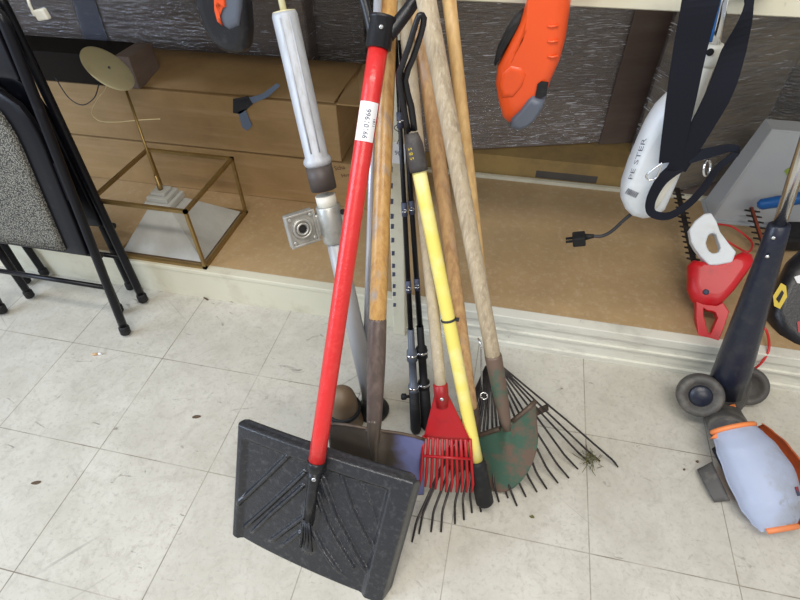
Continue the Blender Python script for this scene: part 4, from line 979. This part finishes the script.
# clear storage bin
def bin_():
    z0=DZ; A=PZ(704,205,z0); ya=min(A.y,.86); T=PY(772,130,ya+.02); z1=T.z
    t=thing('storage_bin','cloudy clear storage bin turned upside down behind the hedge trimmers at right edge','storage bin',(A.x+.25,.9,DZ))
    x0=A.x; x1=T.x; P=lambda x,y,z:V((x,y,z)); y1=ya+.115
    lo=[P(x0,ya,z0),P(x0+.75,ya,z0),P(x0+.75,y1,z0),P(x0,y1,z0)]
    hi=[P(x1,ya+.02,z1),P(x0+.75-(x1-x0),ya+.02,z1),P(x0+.75-(x1-x0),y1-.02,z1),P(x1,y1-.02,z1)]
    bm=B()
    for i in range(4):
        j=(i+1)%4; n=(lo[j]-lo[i]).cross(hi[i]-lo[i]).normalized(); poly(bm,[lo[i],lo[j],hi[j],hi[i]],-n*.002)
    poly(bm,hi,(0,0,-.002)); obj('bin_body',bm,'binplastic',t)
    bm=B(); c=sum(lo,V((0,0,0)))/4; ringpoly(bm,[p+V((.008 if p.x>c.x else -.008,.008 if p.y>c.y else -.008,0)) for p in lo],lo,(0,0,.010)); obj('bin_rim',bm,'binplastic',t)
    bm=B(); tube(bm,[lo[0],hi[0],hi[1]],.004,8); obj('edge_bead',bm,'binplastic',t)
    n_=(lo[1]-lo[0]).cross(hi[0]-lo[0]).normalized(); n_=n_ if n_.y<0 else -n_
    bm=B(); poly(bm,px3_([(784,171),(790,167),(802,166),(810,172),(802,177),(788,177)],lo[0]+n_*.001,n_),n_*.001); obj('lime_label',bm,'lime',t,'lime green label patch')
bin_()
# black power tool with yellow label
def power_tool():
    t=thing('power_tool','black cased power tool with a yellow label on the deck at the right edge','power tool',PZ(795,330,DZ))
    c=PZ(795,295,.19); n=V((-.2,-.65,.72)).normalized()
    o_=px3([(766,318),(770,300),(778,280),(787,262),(800,250),(830,250),(850,280),(850,330),(830,362),(806,356),(790,348),(776,336)],c,n)
    bm=B(); loft_outline(bm,o_,n,.085); b_=obj('case_body',bm,'blackplastic',t)
    l=px3([(773,296),(781,283),(786,286),(787,297),(780,309),(774,306)],c+n*.044,n); bm=B(); poly(bm,l,n*.001); lb=obj('yellow_label',bm,'yellowtag',b_,'yellow warning label')
    l=px3([(776,299),(782,290),(784,293),(779,303)],c+n*.0455,n); bm=B(); poly(bm,l,n*.0006); obj('label_mark',bm,'rubber',lb,'dark symbol')
    l=px3([(794,277),(806,273),(806,285),(797,283)],c+n*.044,n); bm=B(); poly(bm,l,n*.001); obj('white_label',bm,'paper',b_,'white label corner')
    l=px3([(797,322),(806,318),(806,334),(798,332)],c+n*.044,n); bm=B(); poly(bm,l,n*.001); obj('red_label',bm,'redplastic',b_,'red label')
power_tool()

# ------------------------------------------------------------------ orange cordless tool hanging over the lip
def hang_orange():
    Yh=.20; n=V((0,-1,0)); c=V((-.29,Yh,.85))
    t=thing('orange_power_tool','orange handheld power tool with slate grey nose hanging from the shelf over the wrapped carton','power tool',(-.29,Yh,1.0))
    P=lambda pts:[PY(x,y,Yh) for x,y in pts]
    out=P([(533,-60),(575,-60),(571,0),(566,35),(560,58),(551,78),(546,93),(536,104),(524,116),(511,122),(503,115),(499,100),(496,82),(498,64),(509,42),(520,20),(527,0)])
    bm=B(); loft_outline(bm,out,n,.062); b_=obj('body_shell',bm,'orange',t,'glossy orange shell')
    nose=P([(510,120),(513,111),(521,103),(529,92),(534,88),(540,91),(546,92),(543,102),(536,113),(528,120),(518,124)])
    bm=B(); loft_outline(bm,[p+n*.016 for p in nose],n,.052); obj('nose_grip',bm,'slate',t,'slate grey nose')
    gd=P([(526,8),(518,14),(508,30),(500,46),(496,62),(497,66),(501,60),(510,44),(520,28),(527,14)])
    bm=B(); loft_outline(bm,[p+V((-.004,0,0)) for p in gd],n,.035); obj('side_guard',bm,'rubber',t,'black side guard')
    sl=P([(538,77),(542,74),(549,75),(547,88),(542,90),(536,89)]); bm=B(); poly(bm,[p+n*.0325 for p in sl],n*.002); obj('slot',bm,'rubber',b_,'dark slot')
    for yy in (22,37,52):
        bm=B(); a=PY(548,yy-2,Yh)+n*.031;b=PY(556,yy-2,Yh)+n*.0315; tube(bm,[a,(a+b)/2+V((0,-.001,-.001)),b+V((.004,0,.001))],.0022,8); obj('grip_ridge',bm,'orange',b_)
    bm=B(); lp=P([(503,92),(500,80),(503,66),(512,58),(523,60),(528,68),(524,80),(514,92)]); loft_outline(bm,[p+n*.022 for p in lp],n,.024); obj('thumb_pad',bm,'orange',b_)
    # hook over shelf
    tp=PY(553,-60,Yh); bm=B(); tube(bm,[tp-V((0,0,.02)),tp+V((0,0,.01)),V((tp.x,KY-.015,tp.z+.015)),V((tp.x,KY+.02,SZ+.052)),V((tp.x,KY+.10,SZ+.053))],.005,8,smooth_pts=4); obj('hang_hook',bm,'blackshiny',t)
hang_orange()
def hang_black():
    Yh=.21; n=V((0,-1,0))
    t=thing('black_power_tool','black and orange handheld tool with rounded end hanging at the upper left','power tool',(-.9,Yh,1.0))
    P=lambda pts:[PY(x,y,Yh) for x,y in pts]
    out=P([(192,-60),(252,-60),(250,0),(252,28),(251,46),(247,51),(236,52),(224,48),(213,38),(204,18),(198,0)])
    bm=B(); loft_outline(bm,out,n,.05); b_=obj('body_shell',bm,'blackplastic',t,'black rounded body')
    bm=B(); loft_outline(bm,[p+n*.02 for p in P([(222,-60),(249,-60),(247,4),(245,22),(235,26),(226,20),(222,4)])],n,.02); obj('side_panel',bm,'slate',b_,'slate grey panel')
    bm=B(); loft_outline(bm,[p+n*.022 for p in P([(220,-40),(232,-30),(234,2),(230,4),(224,-4),(222,0),(228,18),(229,22),(224,18),(221,6)])],n,.022); obj('accent',bm,'orange',b_,'orange accent strip')
    tp=PY(225,-60,Yh); bm=B(); tube(bm,[tp-V((0,0,.02)),tp+V((0,0,.01)),V((tp.x,KY-.015,tp.z+.015)),V((tp.x,KY+.02,SZ+.052)),V((tp.x,KY+.10,SZ+.053))],.005,8,smooth_pts=4); obj('hang_hook',bm,'blackshiny',t)
hang_black()
# ------------------------------------------------------------------ white string trimmer with strap
def trimmer():
    Yh=.20
    a=PY(645,208,Yh-.01); tp=PY(728,-40,.235); 
    t=thing('string_trimmer','white corded pole trimmer hanging upside down with silver shaft and a wide black shoulder strap','trimmer',(0,Yh,1.0))
    n=V((0,-1,0)); P=lambda pts,Y=Yh:[PY(x,y,Y) for x,y in pts]
    out=P([(621,184),(620,195),(624,205),(631,212),(642,215),(654,213),(664,206),(672,188),(682,164),(690,130),(694,110),(690,96),(668,94),(656,106),(646,122),(637,142),(628,163)])
    bm=B(); loft_outline(bm,out,n,.07); b_=obj('motor_body',bm,'white',t,'white motor body')
    bm=B(); loft_outline(bm,P([(655,205),(664,190),(683,162),(686,150),(676,152),(662,172),(650,196),(648,210)],Yh-.02),n,.05); obj('body_side',bm,'offwhite',b_,'ivory side of the body')
    # neck and fittings to the shaft
    k=PY(712,52,Yh+.01)
    bm=B(); tube(bm,[PY(684,120,Yh),PY(694,90,Yh),PY(704,70,Yh+.005),PY(710,58,Yh+.008)],[.026,.019,.014,.014],14,smooth_pts=3); obj('neck',bm,'offwhite',t,'ivory neck')
    bm=B(); lathe(bm,PY(707,66,Yh+.006),PY(715,40,Yh+.01),[(0,.015),(.006,.019),(.03,.019),(.036,.015)],18); obj('shaft_clamp',bm,'offwhite',t)
    q=PY(710,52,Yh-.012); bm=B(); lathe(bm,q,q+n,[(0,.006),(.002,.006)],12); obj('clamp_hole',bm,'rubber',t)
    bm=B(); tube(bm,[PY(712,48,Yh+.01),tp],.0125,16); obj('shaft',bm,'chrome',t,'silver shaft'); bm=B(); tube(bm,[tp,V((tp.x+.01,tp.y+.01,SZ+.068)),V((tp.x+.01,KY+.05,SZ+.068)),V((tp.x+.01,KY+.16,SZ+.064))],.012,14,smooth_pts=4); obj('bent_shaft_end',bm,'chrome',t,'silver bent shaft end')
    bm=B(); tube(bm,[PY(709,42,Yh-.01),PY(718,0,Yh+.005),PY(724,-40,Yh+.02)],.005,8,smooth_pts=3); obj('blue_cable',bm,'bluehandle',t,'blue cable along the shaft')
    # lettering on body
    o1=PY(645,138,Yh-.0358); o2=PY(630,180,Yh-.0358); xd=(o1-o2).normalized(); yd=V((-xd.z*-1,0,xd.x))
    yd=n.cross(xd); yd=yd if yd.x<0 else -yd
    bm=textbm('PE STER',.011); wmax=max(v.co.x for v in bm.verts)*2; k_=(o1-o2).length/wmax
    for v in bm.verts: v.co=(o1+o2)/2+xd*v.co.x*k_+yd*v.co.y
    obj('brand_lettering',bm,'slate',b_,'dark slanted lettering')
    for k in range(7):
        q=PY(627+1.6*k,191+.7*k,Yh-.0358); bm=B(); box(bm,q,(.0012,.002,.012),Matrix.Rotation(R(14),3,'Y')); obj('vent_slot',bm,'ink',b_)
    # plug and cord
    bm=B(); tube(bm,[PY(634,212,Yh),PY(624,220,Yh),PY(612,231,Yh),PY(602,236,Yh),PY(592,236,Yh)],.0038,8,smooth_pts=6); obj('power_cord',bm,'darkcord',t,'dark grey cord')
    q=PY(579,239,Yh); d=(PY(572,238,Yh)-PY(592,236,Yh)).normalized(); a_,b2,_=fr(d)
    bm=B(); tube(bm,[PY(594,236,Yh),PY(585,237,Yh)],[.0045,.008],10); box(bm,q,(.03,.024,.028),axes(a_,b2,d),bev=.003)
    for s in (-.006,.006): box(bm,q+a_*s+d*.02,(.002,.006,.018),axes(a_,b2,d))
    obj('power_plug',bm,'rubber',t,'dark plug')
    # strap
    st=thing('shoulder_strap','wide black webbing shoulder strap hanging in two runs in front of the white trimmer','strap',(.02,.12,1.0))
    tw=V((1,0,0)); Ys=.13
    bm=B(); ribbon(bm,[V((.05,KY+.12,SZ+.054)),V((.05,KY+.03,SZ+.056)),V((.048,KY-.02,SZ+.045)),PY(702,-14,.16),PY(701,0,Ys),PY(690,50,Ys),PY(681,100,Ys),PY(670,162,Ys+.01)],[.054,.054,.054,.054,.054,.050,.047,.038],.003,[V((1,.1,0))]*8); obj('webbing',bm,'strap',st)
    bm=B(); ribbon(bm,[V((.035,KY+.14,SZ+.054)),V((.033,KY+.04,SZ+.056)),V((.030,KY-.015,SZ+.06)),PY(749,5,Ys+.02),PY(734,50,Ys+.02),PY(716,100,Ys+.01),PY(676,170,Ys+.012)],[.03,.03,.02,.014,.038,.043,.036],.003,[V((1,.1,0)),V((1,.1,0)),V((1,.4,0)),V((1,.6,0)),V((1,.2,.2)),V((1,.1,.3)),V((1,.1,.3))]); obj('webbing',bm,'strap',st)
    bm=B(); ribbon(bm,[PY(680,165,Ys+.015),PY(662,180,Ys+.01),PY(651,200,Ys+.01),PY(652,213,Ys+.008),PY(668,216,Ys),PY(686,206,Ys),PY(702,190,Ys-.005),PY(718,168,Ys-.005),PY(737,152,Ys),PY(730,148,Ys+.01),PY(712,152,Ys+.01),PY(688,158,Ys+.015)],[.026,.022,.018,.016,.016,.014,.013,.012,.012,.013,.018,.022],.003,[V((1,0,.3)),V((1,0,.2)),V((1,0,0)),V((.6,0,.7)),V((0,0,1)),V((-.4,0,1)),V((-.6,0,.8)),V((-.7,0,.6)),V((0,.3,1)),V((0,.2,1)),V((0,.2,1)),V((.3,.2,1))]); obj('strap_loop',bm,'strap',st,'narrow looped tail of the strap')
    bm=B(); ringtorus(bm,PY(707,168,Ys-.01),V((.75,-.5,.35)).normalized(),.014,.0022,20,8); obj('steel_ring',bm,'chrome',st,'steel ring')
    bm=B(); p=[PY(x,y,Ys-.008) for x,y in ((662,163),(658,166),(651,171),(646,176),(649,180),(656,178),(660,170))]; tube(bm,p+[p[0]],.0016,8,smooth_pts=3); obj('snap_hook',bm,'chrome',st,'small steel snap hook')
trimmer()

# ------------------------------------------------------------------ small scraps on the floor
def scrap(name,label,px,m,L,wd,h,ang,group=None,cat='debris'):
    p=PZ(*px,0); bm=B(); rnd=random.Random(px[0])
    pts=[]
    for k in range(9):
        a=2*math.pi*k/9; q=V((math.cos(a)*L*rnd.uniform(.7,1.1),math.sin(a)*wd*rnd.uniform(.6,1.2),0)); q.rotate(Matrix.Rotation(R(ang),3,'Z')); pts.append(p+q+V((0,0,.0006)))
    poly(bm,pts,(0,0,h)); return tag(obj(name,bm,m,loc=p),label,cat,group)
p=PZ(97,354,0.004); t=thing('cigarette_butt','cigarette butt lying on the floor tiles near the folding chair feet','cigarette butt',p-V((0,0,.004)))
bm=B(); d=V((1,.35,0)).normalized(); tube(bm,[p-d*.012,p+d*.004],.0038,10); obj('filter',bm,'woodorange',t,'tan filter')
bm=B(); tube(bm,[p+d*.004,p+d*.014],.0036,10); obj('paper_stub',bm,'paper',t,'white paper stub')
scrap('dirt_scrap','dark scrap beside the kick plate left of the grey pole',(206,299),'dirt',.016,.003,.002,-25)
scrap('dirt_scrap','brown scrap on the tile left of the snow shovel, the upper one',(197,417),'dirt',.012,.005,.002,25)
scrap('dirt_scrap','dark elongated scrap near the left edge of the floor',(36,483),'dirt',.013,.004,.002,20)
scrap('dirt_scrap','dark crumb on the floor to the right, nearest the dusty cutter guard',(697,462),'dirt',.004,.004,.003,0)
scrap('dirt_scrap','lower dark crumb on the floor left of the pale blue hood',(684,470),'dirt',.003,.003,.003,0)
scrap('dirt_scrap','olive crumb on the open floor in front of the leaf rake',(532,517),'leaf',.006,.004,.002,10)
